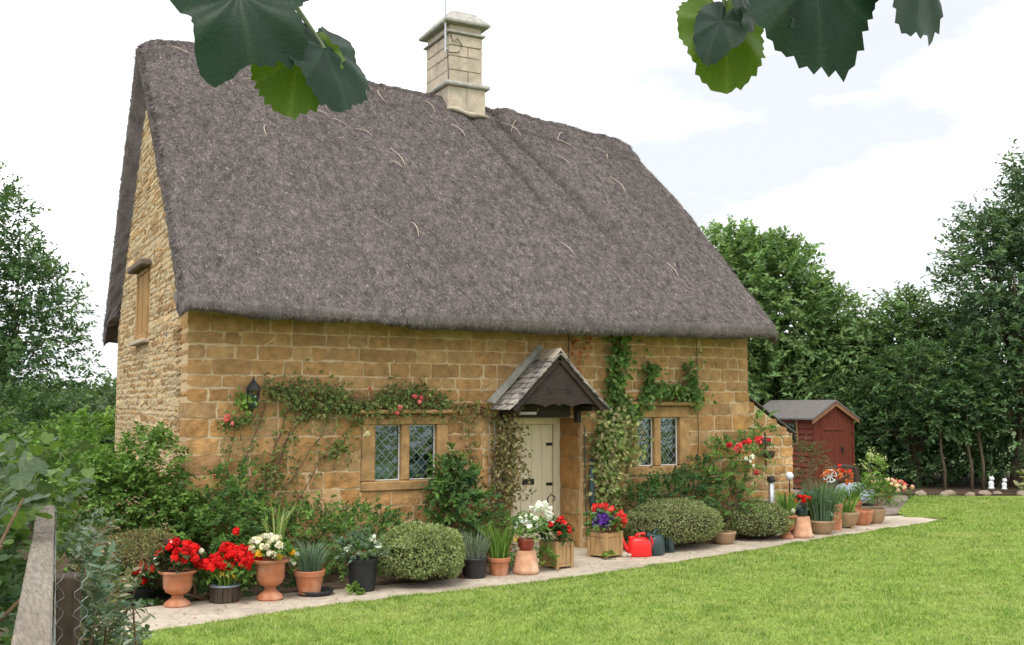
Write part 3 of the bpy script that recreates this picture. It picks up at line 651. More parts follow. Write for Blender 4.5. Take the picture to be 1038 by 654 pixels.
# ---- windows
def leaded_window(x0, x1, z0, z1, lights, hood, label):
    """stone surround set in the wall opening, a mullion between two lights; every light has a frame, glass and a diamond lead lattice"""
    (a0, a1), (b0, b1) = lights; zb, zt = hood[0], hood[1]
    w = MB().box(x0 + .004, x1 - .004, -.032, .3, zt + .003, z1 - .003).build('window', M['dressed'], cot, bevel=.01); w['label'] = label
    for p, q in ((x0 + .004, a0), (b1, x1 - .004)): MB().box(p, q, -.034, .3, zb, zt).build('jamb', M['dressed'], w, bevel=.012)
    MB().box(a1, b0, -.02, .28, zb, zt).build('mullion', M['dressed'], w, bevel=.012)
    MB().box(x0 + .004, x1 - .004, -.04, .32, z0 + .003, zb - .003).build('sill', M['dressed'], w, bevel=.015)
    h = MB().box(x0 - .07, x1 + .07, -.12, .02, z1 + .004, z1 + .055); h.build('drip_mould', M['dressed'], w, bevel=.014)
    for (p, q) in lights:
        f = MB(); t = .014
        f.box(p + .002, p + t, .045, .075, zb + .002, zt - .002).box(q - t, q - .002, .045, .075, zb + .002, zt - .002).box(p + t, q - t, .046, .075, zb + .002, zb + t).box(p + t, q - t, .046, .075, zt - t, zt - .002)
        f.build('casement', M['whitepaint'], w)
        MB().box(p + t, q - t, .06, .064, zb + t, zt - t).build('glass', M['glass'], w)
        l = MB(); cx, cz = (p + q) / 2, (zb + zt) / 2; W, H = (q - p) - 2 * t, (zt - zb) - 2 * t; sx = W / 2.6; sz = H / 5.0
        for sg in (1, -1):
            for k in range(-12, 13):
                pts = []
                # line: (x-cx)/sx + sg*(z-cz)/sz = k ; clip to the light
                for zz in np.linspace(cz - H / 2, cz + H / 2, 41):
                    xx = cx + sx * (k + .5 - sg * (zz - cz) / sz)
                    if cx - W / 2 <= xx <= cx + W / 2: pts.append((xx, zz))
                if len(pts) > 2: l.bar((pts[0][0], .055, pts[0][1]), (pts[-1][0], .055, pts[-1][1]), .0065, .006 + .001 * sg, (0, 1, 0))
        l.build('lead_lattice', M['lead'], w)
    return w
w1 = leaded_window(*WIN[0], ((2.26, 2.605), (2.715, 3.08)), (.985, 1.665), 'two-light leaded window under the climbing rose')
w2 = leaded_window(*WIN[1], ((6.12, 6.42), (6.53, 6.85)), (1.06, 1.735), 'two-light leaded window beside the door creeper')
for i, (x, z, s) in enumerate([(2.36, 1.09, .085), (2.5, 1.1, .095), (2.82, 1.1, .09), (2.96, 1.12, .095)]):
    p = MB().lathe([(0, .012), (s * .55, .012), (s, .03), (s, .024), (s * .55, .0), (0, .0)], (0, 0, 0), 20).build('plate', M['china'], None, smooth=True)
    p.rotation_euler = (math.radians(78), 0, 0); p.location = (x, .2, z); tag(p, ['leftmost white plate propped inside the left leaded window', 'second white plate from the left inside the left leaded window', 'third white plate from the left inside the left leaded window', 'rightmost white plate inside the left leaded window'][i], 'plate', 'plates inside the window')
# ---- door
door = MB().box(4.255, 5.10, .585, .60, .03, 1.64).build('door', M['cream'], cot)
for k in range(5):
    x = 4.257 + k * .168; MB().box(x, x + .1645, .562, .584, .03, 1.638).build('plank', M['cream'], door, bevel=.004)
MB().box(4.61, 4.8, .555, .5615, .82, .9).build('letterbox', M['black'], door, bevel=.003)
for z in (.25, .8, 1.35): MB().box(4.99, 5.085, .553, .5615, z, z + .04).build('hinge', M['black'], door)
MB().tube([(4.36, .555, .98), (4.34, .53, .96), (4.34, .525, .9), (4.36, .55, .88)], .008, 6).build('handle', M['black'], door)
fr = MB().box(4.155, 4.25, .545, .63, -.02, 1.733).box(5.105, 5.215, .545, .63, -.02, 1.733).box(4.25, 5.105, .546, .63, 1.645, 1.732).build('door_frame', M['cream'], cot, bevel=.006)
MB().box(4.16, 5.21, .2, .62, -.03, .028).build('doorstep', M['ashlar'], cot, bevel=.01)
zq = [-.02, .42, .78, 1.2, 1.5, 1.735]
for k, (a, b) in enumerate(zip(zq[:-1], zq[1:])):
    for sx in (0, 1):
        V, F = stone_geo(.5, b - a - .008, .014, r, .03, 4, 3, .02, .006); V = np.stack([-V[:, 1] * (-1 if sx else 1), V[:, 0], V[:, 2]], 1)
        V = V + np.array([5.213 if sx else 4.157, .285, (a + b) / 2])
        cc = np.array(STC[(k * 2 + sx) % 7]) * 1.05; mesh_np('reveal_stone', V, np.array(F), M['stone'], front, np.tile(cc, (len(V), 1)))
# ---- services on the wall
MB().tube([(7.16, -.045, 2.95), (7.155, -.045, 2.2), (7.165, -.045, 1.5), (7.16, -.03, 1.02)], .005, 5).build('cable', M['darktimber'], front)
MB().tube([(5.0, -.04, 3.0), (5.0, -.04, 2.45)], .005, 5).build('cable', M['darktimber'], front)

# ------------------------------------------------------------------ porch hood over the door
hood = thing('porch_hood', 'small gabled porch hood with stone slates and dark timber front above the door', 'porch hood', (4.56, -.55, 1.85))
HX, HW, ZA, ZE, YF, YB = 4.56, .665, 2.56, 1.9, -.55, -.045
def hz(t): return ZA + (ZE - ZA) * t
gb = [(HX - HW + .06, 1.93), (HX, 2.5), (HX + HW - .06, 1.93)]
sc_ = []
for t in np.linspace(0, 1, 25)[1:-1]:
    x = HX + HW - .06 - (2 * HW - .12) * t; sc_.append((x, 1.885 + .045 * abs(math.sin(t * math.pi * 3)) ** .7 - (.03 if abs(t - .5) < .02 else 0)))
gbo = MB().prism(gb + sc_, 'y', YF + .02, YF + .05).build('gable_board', M['darktimber'], hood)
for xx in (HX - .13, HX + .15):
    MB().bar((xx - .035, YF + .016, 2.06), (xx + .035, YF + .016, 2.14), .016, .004, (0, 1, 0)).bar((xx - .035, YF + .014, 2.14), (xx + .035, YF + .014, 2.06), .016, .004, (0, 1, 0)).build('cut_cross', M['black'], gbo)
MB().lathe([(0, 0), (.014, 0), (.014, .004), (0, .004)], (0, 0, 0), 10).build('cut_hole', M['black'], gbo).matrix_local = Matrix.Translation((0, YF + .014 - (-.55), 2.22 - 1.85)) @ Matrix.Rotation(math.pi / 2, 4, 'X')
for s in (-1, 1):
    MB().bar((HX + s * .005, YF + .005, ZA - .035), (HX + s * (HW + .01), YF + .005, ZE - .035 - .01), .03, .085, (0, 0, 1)).build('bargeboard', M['darktimber'], hood)
    MB().box(HX + s * (HW - .1) - .035, HX + s * (HW - .1) + .035, YF + .055, YB + .04, 1.83, 1.9).build('wall_plate', M['darktimber'], hood)
    MB().box(HX + s * (HW - .1) - .03, HX + s * (HW - .1) + .03, YB - .06, YB + .035, 1.68, 1.828).build('bracket', M['darktimber'], hood)
    MB().prism([(HX + s * .0, ZA - .04), (HX + s * HW, ZE - .04), (HX + s * HW, ZE - .06), (HX, ZA - .07)], 'y', YF + .06, YB + .04).build('roof_board', M['darktimber'], hood)
MB().box(HX - HW + .2, HX + HW - .2, -.04, -.006, 1.745, 1.99).build('shadow_lintel_beam', M['darktimber'], hood)  # dark timber beam added; its colour also carries the deep shade above the door
MB().box(HX - HW + .12, HX - .31, YF + .052, YF + .1, 1.79, 1.825).build('tie_beam', M['oldwood'], hood)
SLC = [(.22, .2, .19), (.3, .28, .26), (.16, .145, .145), (.38, .35, .31), (.26, .22, .2)]
slope = Vector((HW, 0, ZE - ZA)); sl = slope.length
nrow = 10
for s in (-1, 1):
    dn = Vector((s * HW, 0, ZE - ZA)).normalized(); up_ = Vector((s * (ZA - ZE), 0, HW)).normalized()
    for j in range(nrow):
        ta = sl * 1.03 * j / nrow; h_ = sl / nrow * 1.75; y = YB + .03
        yend = YF - .045
        k = 0
        while y > yend + .01:
            wd = r.uniform(.07, .15);
            if y - wd < yend + .05: wd = y - yend
            p = Vector((HX, 0, ZA)) + dn * (ta + r.uniform(-.006, .006)); q = p + dn * h_
            th_ = r.uniform(.012, .02); lift = .022
            V = []
            for (pt, of) in ((p, .002), (q, lift)):
                for yy in (y, y - wd + .005):
                    for hh in (0, th_): V.append(pt + up_ * (of + hh) + Vector((r.normal(0, .003), yy, 0)))
            F = [(0, 1, 3, 2), (4, 6, 7, 5), (0, 4, 5, 1), (2, 3, 7, 6), (1, 5, 7, 3), (0, 2, 6, 4)]
            cc = np.array(SLC[r.integers(5)]) * math.exp(r.normal(0, .2))
            mesh_np('slate', np.array([tuple(v) for v in V]), np.array(F), M['slate'], hood, np.tile(cc, (8, 1)))
            y -= wd; k += 1
for k in range(3):
    y0 = YB + .03 - k * .19; MB().prism([(HX - .1, ZA - .055), (HX, ZA + .055), (HX + .1, ZA - .055), (HX + .1, ZA - .035), (HX, ZA + .085), (HX - .1, ZA - .035)], 'y', y0 - .187, y0).build('ridge_stone', M['ashlar'], hood, jit=.004)
for s in (-1, 1):
    MB().add([(HX, -.06, ZA + .09), (HX, -.02, ZA + .16), (HX + s * (HW + .13), -.02, ZE + .05), (HX + s * (HW + .04), -.1, ZE + .03), (HX + s * .02, -.13, ZA + .06)], [(0, 1, 2, 3, 4)]).build('mortar_fillet', M['capst'], hood)

# ------------------------------------------------------------------ lean-to at the right end
lt = thing('lean_to', 'low stone lean-to with sloping slate edge at the right end of the cottage', 'outbuilding', (8.14, .25, 0))
LX0, LX1, LZ0, LZ1, LY = 8.15, 9.22, 2.16, 1.5, .25
lw = MB().prism([(LX0, -.2), (LX1 - .02, -.2), (LX1 - .02, LZ1 - .05), (LX0, LZ0 - .05)], 'y', LY - .003, 3.2).build('wall', M['mortar2'], lt)
for a, b, p, q in stone_courses(LX0, LX1, -.1, 2.2, [], r, .11, .2, .14, .3):
    top = LZ0 + (LZ1 - LZ0) * ((a + b) / 2 - LX0) / (LX1 - LX0) - .05; q = min(q, top)
    if q - p < .05: continue
    g = r.uniform(.022, .036); cc = np.array(STC[r.integers(7)]) * 1.12 * math.exp(r.normal(0, .12))
    stone_obj('stone', lw, (a + b) / 2, (p + q) / 2, b - a - g, q - p - g, .014, r, cc, y=LY)
a = Vector((LX0, 0, LZ0)); b = Vector((LX1 + .02, 0, LZ1 - .012))
for k in range(6):
    p = a.lerp(b, k / 6); q = a.lerp(b, (k + 1.12) / 6); MB().bar((p.x, 1.65, p.z + .0), (q.x, 1.65, q.z + .01), 2.86, .016, (0, 0, 1)).build('slate', M['felt'], lt, bevel=.004)

# ------------------------------------------------------------------ wall lantern
la = thing('wall_lantern', 'black iron wall lantern near the left corner of the cottage', 'lantern', (.72, 0, 2.0))
MB().box(.68, .76, -.045, -.025, 1.86, 2.12).build('back_plate', M['black'], la)
MB().tube([(.72, -.05, 1.9), (.72, -.12, 1.84), (.72, -.17, 1.88)], .012, 6).build('bracket', M['black'], la)
lb = MB()
for a in range(6):
    t = a * math.pi / 3; lb.tube([(.72 + .05 * math.cos(t), -.17 + .05 * math.sin(t), 1.9), (.72 + .075 * math.cos(t), -.17 + .075 * math.sin(t), 2.08)], .006, 4)
lb.lathe([(0, 1.88), (.055, 1.885), (.055, 1.905), (0, 1.905)], (.72, -.17, 0), 6).build('cage', M['black'], la)
MB().lathe([(.095, 2.08), (.06, 2.14), (.02, 2.19), (.012, 2.22), (0, 2.23)], (.72, -.17, 0), 6).build('lantern_roof', M['black'], la)
MB().lathe([(.046, 1.907), (.068, 2.075)], (.72, -.17, 0), 6).build('glass', M['glass'], la)

# ------------------------------------------------------------------ plants on and against the cottage
def wall_pts(paths, n, wid, r, depth=(.03, .16)):
    """points scattered round poly-lines drawn on the wall plane (x, z)"""
    segs = []; ws = []
    for path, wgt in paths:
        for a, b in zip(path[:-1], path[1:]):
            segs.append((a, b)); ws.append(wgt * math.hypot(b[0] - a[0], b[1] - a[1]))
    ws = np.array(ws); k = r.choice(len(segs), n, p=ws / ws.sum()); A = np.array([s[0] for s in segs])[k]; B = np.array([s[1] for s in segs])[k]
    t = r.random((n, 1)); q = A + (B - A) * t + r.normal(0, wid, (n, 2)) * (.5 + r.random((n, 1)))
    q = q + .05 * np.stack([noise3(np.stack([q[:, 0] * 6, q[:, 1] * 6, 0 * q[:, 0]], 1)), noise3(np.stack([q[:, 0] * 6, q[:, 1] * 6, 9 + 0 * q[:, 0]], 1))], 1)
    return np.stack([q[:, 0], -(depth[0] + (depth[1] - depth[0]) * r.random(n) ** 1.6), q[:, 1]], 1)
def wall_stems(nm, parent, paths, rad, y=-.06, m='twig'):
    mb = MB(); rr = random.Random(len(paths))
    for path in paths:
        pts = []
        for (a, b) in zip(path[:-1], path[1:]):
            for t in (0, .33, .66): pts.append((a[0] + (b[0] - a[0]) * t + rr.gauss(0, .015), y + rr.gauss(0, .01), a[1] + (b[1] - a[1]) * t + rr.gauss(0, .015)))
        pts.append((path[-1][0], y, path[-1][1])); n = len(pts); mb.tube(pts, [rad * (1 - .7 * i / (n - 1)) for i in range(n)], 5)
    return mb.build(nm, M[m], parent)
r = np.random.default_rng(77)
# climbing rose, left of window one and over it
ro = thing('climbing_rose', 'straggling climbing rose with pink flowers over the left leaded window', 'climbing plant', (.8, -.2, 0))
st = [[(.75, .1), (.85, .9), (1.15, 1.5), (1.5, 2.0), (2.2, 2.0), (3.0, 1.95)], [(.9, .1), (1.1, .9), (1.45, 1.4), (1.75, 1.9), (2.5, 1.86)], [(.7, .1), (.62, .9), (.75, 1.5), (.98, 2.1), (1.3, 2.15)], [(1.05, .15), (1.3, .8), (1.62, 1.35), (2.0, 1.75)], [(.8, .2), (1.0, 1.1), (1.25, 1.75), (1.35, 2.1)], [(.6, .2), (.45, 1.2), (.52, 1.72)], [(1.0, 1.4), (1.2, 1.9), (1.85, 2.2)]]
wall_stems('stems', ro, st, .011)
P = np.concatenate([wall_pts([([(.95, 2.05), (1.4, 2.1), (1.75, 2.02)], 1.3), ([(1.2, 1.85), (1.7, 1.88), (2.15, 1.86)], 1), ([(2.0, 1.95), (2.4, 1.88), (2.9, 1.95), (3.2, 1.9)], 1.3), ([(2.3, 2.05), (2.9, 2.05)], .7)], 2300, .085, r),
                    wall_pts([(s, 1) for s in st], 900, .07, r), wall_pts([([(.42, 1.7), (.7, 1.72)], 1)], 130, .05, r), wall_pts([([(.9, 1.0), (1.05, 1.15)], 1), ([(1.75, 1.25), (1.9, 1.5)], .6)], 260, .09, r)])
scatter_leaves('leaves', ro, P, r, .05, .03, [(.1, .16, .04), (.16, .21, .065), (.22, .23, .09), (.15, .12, .05)], w=[.35, .35, .18, .12])
blooms('blossoms', ro, [(2.52, -.16, 1.88), (2.49, -.17, 1.81), (2.72, -.15, 2.02), (2.8, -.16, 2.0), (2.78, -.16, 1.95), (.45, -.13, 1.78), (.5, -.13, 1.7), (.43, -.12, 1.74), (.32, -.1, 1.12), (.75, -.15, 2.05), (2.15, -.12, 2.1)], r, .045, PINK, 16)
blooms('pale_blossoms', ro, [(2.12, -.14, 1.57), (2.1, -.13, 1.55)], r, .04, [(.75, .68, .5)], 14)
# plant curled into the lantern
ob = thing('lantern_creeper', 'small sprig of green creeper growing out under the wall lantern', 'climbing plant', (.64, -.1, 1.8))
scatter_leaves('leaves', ob, np.stack([r.normal(.64, .05, 90), -.06 - .16 * r.random(90), r.normal(1.95, .075, 90)], 1), r, .06, .04, LIGHT)
wall_stems('stem', ob, [[(.6, 1.5), (.66, 1.75), (.64, 1.95)]], .006)
# trellis and creeper left of the door
tr = thing('trellis', 'thin wire trellis left of the cottage door', 'trellis', (4.0, -.07, 0))
for x in (3.8, 3.88, 3.97, 4.06, 4.14): MB().tube([(x, -.05, .05), (x, -.05, 1.72)], .005, 4).build('upright', M['wire'], tr)
for z in np.arange(.15, 1.72, .13): MB().tube([(3.78, -.058, z), (4.16, -.058, z)], .004, 4).build('crossbar', M['wire'], tr)
cl = thing('door_creeper', 'bronze and green creeper on the trellis left of the door', 'climbing plant', (3.95, -.1, 0))
st = [[(3.9, .05), (3.95, .6), (3.85, 1.1), (4.0, 1.7)], [(4.05, .05), (4.0, .7), (4.12, 1.2), (4.05, 1.72)], [(3.98, .05), (4.1, .5), (3.93, .9), (4.15, 1.5)]]
wall_stems('stems', cl, st, .009)
P = np.concatenate([wall_pts([([(4.0, .75), (4.05, 1.2), (4.05, 1.75)], 1)], 1300, .1, r, (.03, .22)), wall_pts([([(3.95, .2), (4.0, .8)], 1)], 300, .08, r), wall_pts([([(3.3, 1.8), (3.55, 1.85), (3.85, 1.78)], 1), ([(3.5, 1.2), (3.5, 1.75)], .5)], 240, .06, r)])
scatter_leaves('leaves', cl, P, r, .058, .036, [(.28, .22, .1), (.18, .17, .06), (.38, .31, .17), (.14, .16, .05), (.2, .11, .06)])
# creeper right of the door, up to the eave and over window two
cr = thing('wall_creeper', 'green creeper right of the door climbing to the eave and over the right window', 'climbing plant', (5.5, -.1, 0))
st = [[(5.48, .02), (5.5, .7), (5.6, 1.4), (5.72, 2.1), (5.78, 2.9)], [(5.55, .02), (5.62, .8), (5.8, 1.5), (6.1, 2.0), (6.6, 2.15), (7.1, 2.05)], [(5.42, .02), (5.4, .6), (5.5, 1.2), (5.45, 1.8)], [(6.35, 2.05), (6.35, 2.4), (6.3, 2.55)], [(6.85, 2.1), (6.98, 2.3), (7.02, 2.5)], [(5.5, .1), (5.7, .9), (5.95, 1.5)]]
wall_stems('stems', cr, st, .016)
P = wall_pts([([(5.72, 1.9), (5.74, 2.3), (5.8, 2.9)], 1.5), ([(5.55, 1.2), (5.6, 1.6), (5.72, 1.95)], 1.6), ([(5.78, 1.9), (6.05, 1.85), (6.3, 2.05), (6.7, 2.12), (7.15, 2.02)], 1.2), ([(6.3, 2.05), (6.33, 2.5)], .9), ([(6.95, 2.1), (7.0, 2.5)], .9)], 1900, .075, r, (.03, .22))
scatter_leaves('leaves', cr, P, r, .068, .05, [(.06, .13, .028), (.1, .19, .04), (.15, .24, .06), (.22, .28, .1)], fine=True, w=[.35, .35, .2, .1])
P = wall_pts([([(5.5, .75), (5.6, 1.3), (5.62, 1.75)], 1.4), ([(5.5, .3), (5.55, .8)], .4), ([(5.85, 1.2), (5.95, 1.65)], .6)], 1500, .11, r, (.05, .3))
scatter_leaves('pale_leaves', cr, P, r, .068, .048, [(.22, .28, .09), (.31, .31, .14), (.16, .23, .06), (.34, .28, .16)], fine=True)
P = wall_pts([([(5.1, 2.2), (5.16, 2.5), (5.06, 2.85)], 1), ([(5.2, 2.5), (5.35, 2.9)], .4)], 60, .035, r)
scatter_leaves('red_leaves', cr, P, r, .06, .045, [(.4, .1, .05), (.5, .2, .1), (.36, .2, .07)])
# bushes
def bush(name, label, loc, lobes, ns, nl, ln, L, W, cols, seed, cat='shrub', stems=5, group=None, core=True, **kw):
    root = thing(name, label, cat, loc, group); rr = random.Random(seed); mb = MB(); lob = [(loc[0] + a, loc[1] + b, loc[2] + c_, d, e, f) for a, b, c_, d, e, f in lobes]
    for k in range(stems):
        a = lob[k % len(lob)]; mb.tube([(loc[0] + rr.gauss(0, .04), loc[1] + rr.gauss(0, .04), loc[2] - .02), (a[0] * .5 + loc[0] * .5, a[1] * .5 + loc[1] * .5, a[2] * .6 + loc[2] * .4), (a[0] + rr.gauss(0, a[3] * .4), a[1] + rr.gauss(0, a[4] * .3), a[2] + a[5] * .4)], [.022, .015, .006], 5)
    mb.build('stems', M['twig'], root)
    spray_foliage('foliage', root, lob, ns, nl, ln, L, W, cols, seed, **kw); return root
def mound(name, label, c, rx, ry, h, n, cols, seed, L=.03, W=.014, cat='shrub', group=None, w=None, lump=.1, stem_show=.0):
    root = thing(name, label, cat, (c[0], c[1], 0), group); r = np.random.default_rng(seed)
    def surf(d): 
        f = 1 + lump * fbm(d * 2.2 + seed, 3) * 1.6; b = np.where(d[:, 2] < .15, 1 - .25 * (.15 - d[:, 2]), 1); return d * (f * b)[:, None] * np.array([rx, ry, h * .62]) + np.array([c[0], c[1], h * .4])
    # woody inside
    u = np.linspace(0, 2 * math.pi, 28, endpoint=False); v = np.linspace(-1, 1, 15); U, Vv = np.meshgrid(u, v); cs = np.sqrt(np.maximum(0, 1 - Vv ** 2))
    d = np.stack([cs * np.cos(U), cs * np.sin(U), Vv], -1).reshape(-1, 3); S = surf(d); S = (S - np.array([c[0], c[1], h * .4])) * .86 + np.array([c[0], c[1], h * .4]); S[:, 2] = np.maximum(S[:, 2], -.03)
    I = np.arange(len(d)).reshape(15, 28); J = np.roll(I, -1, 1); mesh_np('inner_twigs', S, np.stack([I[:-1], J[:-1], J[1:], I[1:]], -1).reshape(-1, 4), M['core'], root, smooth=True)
    d = nrm(r.normal(size=(n, 3))); d[:, 2] = np.where(d[:, 2] < -.45, -d[:, 2], d[:, 2]); S = surf(d); S = S - d * np.abs(r.normal(0, .03, (n, 1))); S[:, 2] = np.maximum(S[:, 2], .01)
    D = d * .6 + r.normal(0, .7, (n, 3)) + np.array([0, 0, .2]); Nn = d * .9 + r.normal(0, .4, (n, 3)) + np.array([0, 0, .5]); sz = .6 + .8 * r.random(n)
    V, F, k = leaf_arr(S, D, Nn, L * sz, W * sz)
    patch = fbm(d * 3.1 + seed * 2, 3); cc = pick_cols(n, cols, r, .2, w)
    cc = cc * (1 + .35 * patch[:, None])
    mesh_np('foliage', V, F, M['leaf'], root, np.repeat(cc, k, 0), kind='stuff'); return root
bush('corner_shrub', 'large bright green leafy shrub at the gable corner of the cottage', (-.6, -.15, 0), [(-.05, .1, .55, .6, .45, .6), (.2, .0, 1.1, .36, .36, .42), (-.35, .25, .75, .4, .45, .5), (.45, -.1, .45, .45, .4, .45), (-.1, .0, .9, .4, .4, .45)], 1100, 11, .22, .06, .038, [(.1, .19, .035), (.14, .24, .05), (.075, .15, .03), (.17, .27, .07)], 11, inner=.6, zmin=.02)
bush('bed_shrub', 'leafy green shrub against the wall below the lantern', (.4, -.35, 0), [(0, 0, .45, .5, .35, .5), (.1, .1, .85, .28, .2, .35), (-.25, -.2, .35, .4, .35, .35)], 300, 10, .22, .06, .034, MID + DARK[1:], 12, ymax=-.02, zmin=.02)
bush('bed_shrub', 'low leafy green shrub behind the white pansy urn', (1.15, -.6, 0), [(0, 0, .32, .5, .4, .34), (.3, .2, .4, .35, .3, .35), (-.35, .1, .42, .35, .3, .35)], 290, 10, .2, .05, .028, MID + [(.1, .13, .05)], 13, ymax=-.02, zmin=.02)
bush('bed_shrub', 'low green shrub behind the black pot of white flowers', (1.75, -.75, 0), [(0, 0, .3, .5, .4, .34), (.25, .2, .42, .32, .25, .3), (.5, .1, .3, .3, .3, .3)], 260, 10, .18, .045, .026, DARK[1:] + MID, 14, ymax=-.02, zmin=.02)
bush('ground_ivy', 'low dark ivy along the bed behind the red flower urn', (-.1, -1.3, 0), [(0, 0, .12, .8, .3, .22), (.6, .1, .15, .6, .3, .25), (-.5, .2, .12, .5, .3, .25)], 280, 8, .12, .05, .036, DARK + MID[:1], 15, cat='plant', zmin=.005)
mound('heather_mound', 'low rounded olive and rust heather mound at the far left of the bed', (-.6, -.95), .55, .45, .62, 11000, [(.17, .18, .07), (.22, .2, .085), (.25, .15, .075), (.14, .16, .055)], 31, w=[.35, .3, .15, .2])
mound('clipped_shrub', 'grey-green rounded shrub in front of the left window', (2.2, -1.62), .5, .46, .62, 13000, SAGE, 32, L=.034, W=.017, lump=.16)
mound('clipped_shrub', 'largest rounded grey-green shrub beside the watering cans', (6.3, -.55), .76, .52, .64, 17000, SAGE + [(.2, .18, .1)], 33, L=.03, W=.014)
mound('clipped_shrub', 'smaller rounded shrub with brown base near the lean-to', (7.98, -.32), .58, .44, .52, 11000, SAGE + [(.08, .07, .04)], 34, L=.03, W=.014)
bush('bronze_plant', 'small bronze leaved plant right of the grey-green rounded shrub', (2.62, -1.35, 0), [(0, 0, .2, .2, .18, .24)], 70, 8, .12, .045, .024, [(.2, .13, .06), (.12, .12, .04), (.26, .18, .1)], 16, cat='plant', zmin=.01)
bush('laurel_bush', 'dark glossy evergreen bush below the right edge of the left window', (3.2, -.32, 0), [(0, 0, .5, .3, .22, .45), (-.05, 0, .95, .2, .16, .26), (.12, -.02, .75, .22, .18, .3)], 190, 10, .2, .085, .036, DARK + MID[:2], 17, fine=True, ymax=-.03, zmin=.02)
bush('low_plant', 'low tangled green plant at the foot of the trellis', (3.75, -.45, 0), [(0, 0, .25, .4, .25, .3), (-.35, -.1, .2, .3, .25, .25)], 160, 9, .18, .055, .025, MID + [(.12, .12, .05)], 18, cat='plant', ymax=-.03, zmin=.01)
bush('dark_bush', 'dark green bush under the right leaded window', (6.5, -.3, 0), [(0, 0, .55, .5, .22, .38), (.35, 0, .68, .32, .18, .28), (-.5, .0, .4, .4, .22, .35), (.6, .05, .85, .16, .12, .25)], 340, 10, .2, .055, .03, DARK + DARK + MID[:1], 19, ymax=-.03, zmin=.02)
rb = bush('rose_bush', 'tall red rose bush at the right front corner of the cottage', (7.5, -.3, 0), [(0, .05, .95, .34, .2, .42), (.1, .05, .5, .3, .22, .35), (.35, .05, 1.15, .24, .16, .3), (.75, .2, 1.5, .15, .12, .32)], 210, 9, .2, .055, .032, MID + DARK[2:], 20, zmin=.05, ymax=.1)
blooms('blossoms', rb, [(7.45, -.52, 1.3), (7.5, -.53, 1.34), (7.55, -.5, 1.24), (7.9, -.45, 1.42), (7.95, -.45, 1.38), (8.02, -.4, 1.44), (7.35, -.5, 1.35), (7.85, -.48, .95), (7.7, -.5, 1.4), (8.2, -.35, 1.4), (7.62, -.5, 1.38)], r, .055, [(.62, .04, .05), (.72, .14, .14), (.6, .02, .03)], 18)
blooms('white_blossoms', rb, [(7.62, -.53, 1.16), (7.7, -.53, 1.12), (7.74, -.52, 1.18), (7.78, -.5, 1.05)], r, .045, WHITE, 14)

# ------------------------------------------------------------------ pots along the path
def pot(root, prof, m, n=28, name='pot', soil=None):
    p = MB().lathe(prof, tuple(root.location), n).build(name, M[m], root, smooth=False)
    me = p.data; me.polygons.foreach_set('use_smooth', np.ones(len(me.polygons), bool))
    try: me.set_sharp_from_angle(angle=math.radians(35))
    except Exception: pass
    if soil:
        MB().lathe([(0, soil[1] - .01), (soil[0], soil[1] - .012), (soil[0], soil[1] - .03), (0, soil[1] - .03)], tuple(root.location), 18).build('soil', M['soil'], root)
    return p
def urn_prof(R, H):
    return [(0, 0), (R * .66, 0), (R * .7, H * .04), (R * .62, H * .12), (R * .34, H * .22), (R * .28, H * .3), (R * .4, H * .34), (R * .62, H * .4), (R * .74, H * .52), (R * .77, H * .86), (R * .78, H * .88), (R, H * .93), (R * 1.04, H * .97), (R, H), (R * .8, H * .99), (R * .7, H * .93), (0, H * .9)]
def pot_prof(R, H, rim=.22, taper=.72):
    return [(0, 0), (R * taper, 0), (R * (taper + (1 - taper) * (1 - rim)) * .97, H * (1 - rim)), (R, H * (1 - rim)), (R * 1.03, H * .97), (R, H), (R * .88, H), (R * .84, H * .88), (0, H * .87)]
def bowl_prof(R, H):
    return [(0, 0), (R * .6, 0), (R * .86, H * .3), (R * .95, H * .7), (R, H * .78), (R * 1.04, H * .9), (R, H), (R * .88, H), (R * .84, H * .85), (0, H * .84)]
def tuft(root, c, rx, rz, ns, L, W, cols, seed, ln=.1, nl=7, fine=False, nm='foliage'):
    return spray_foliage(nm, root, [(c[0], c[1], c[2], rx, rx, rz)], ns, nl, ln, L, W, cols, seed, inner=.3, low=-.3, fine=fine)
def ball(c, rx, rz, n, r, flat=0):
    d = nrm(r.normal(size=(n, 3)) + np.array([-.2, -.5, .5])); d[:, 2] = np.where(d[:, 2] < -.35, -d[:, 2], d[:, 2]); return np.array(c) + d * np.array([rx, rx, rz]) * (.85 + .25 * r.random((n, 1)))
GP = 'flower pots along the path'
r = np.random.default_rng(99)
# 1 red geranium with yellow flowers
t = thing('potted_geranium', 'bushy red geranium with small yellow flowers leftmost in the row of pots', 'potted plant', (-.62, -1.2, -.02), GP)
pot(t, pot_prof(.15, .15), 'blackpot', soil=(.12, .14)); tuft(t, (-.66, -1.22, .2), .2, .12, 60, .055, .045, DARK + MID[:1], 41)
blooms('red_blossoms', t, ball((-.64, -1.24, .24), .17, .14, 24, r), r, .05, RED, 18); blooms('yellow_blossoms', t, ball((-.88, -1.2, .27), .09, .11, 14, r), r, .025, [(.7, .5, .04)], 10)
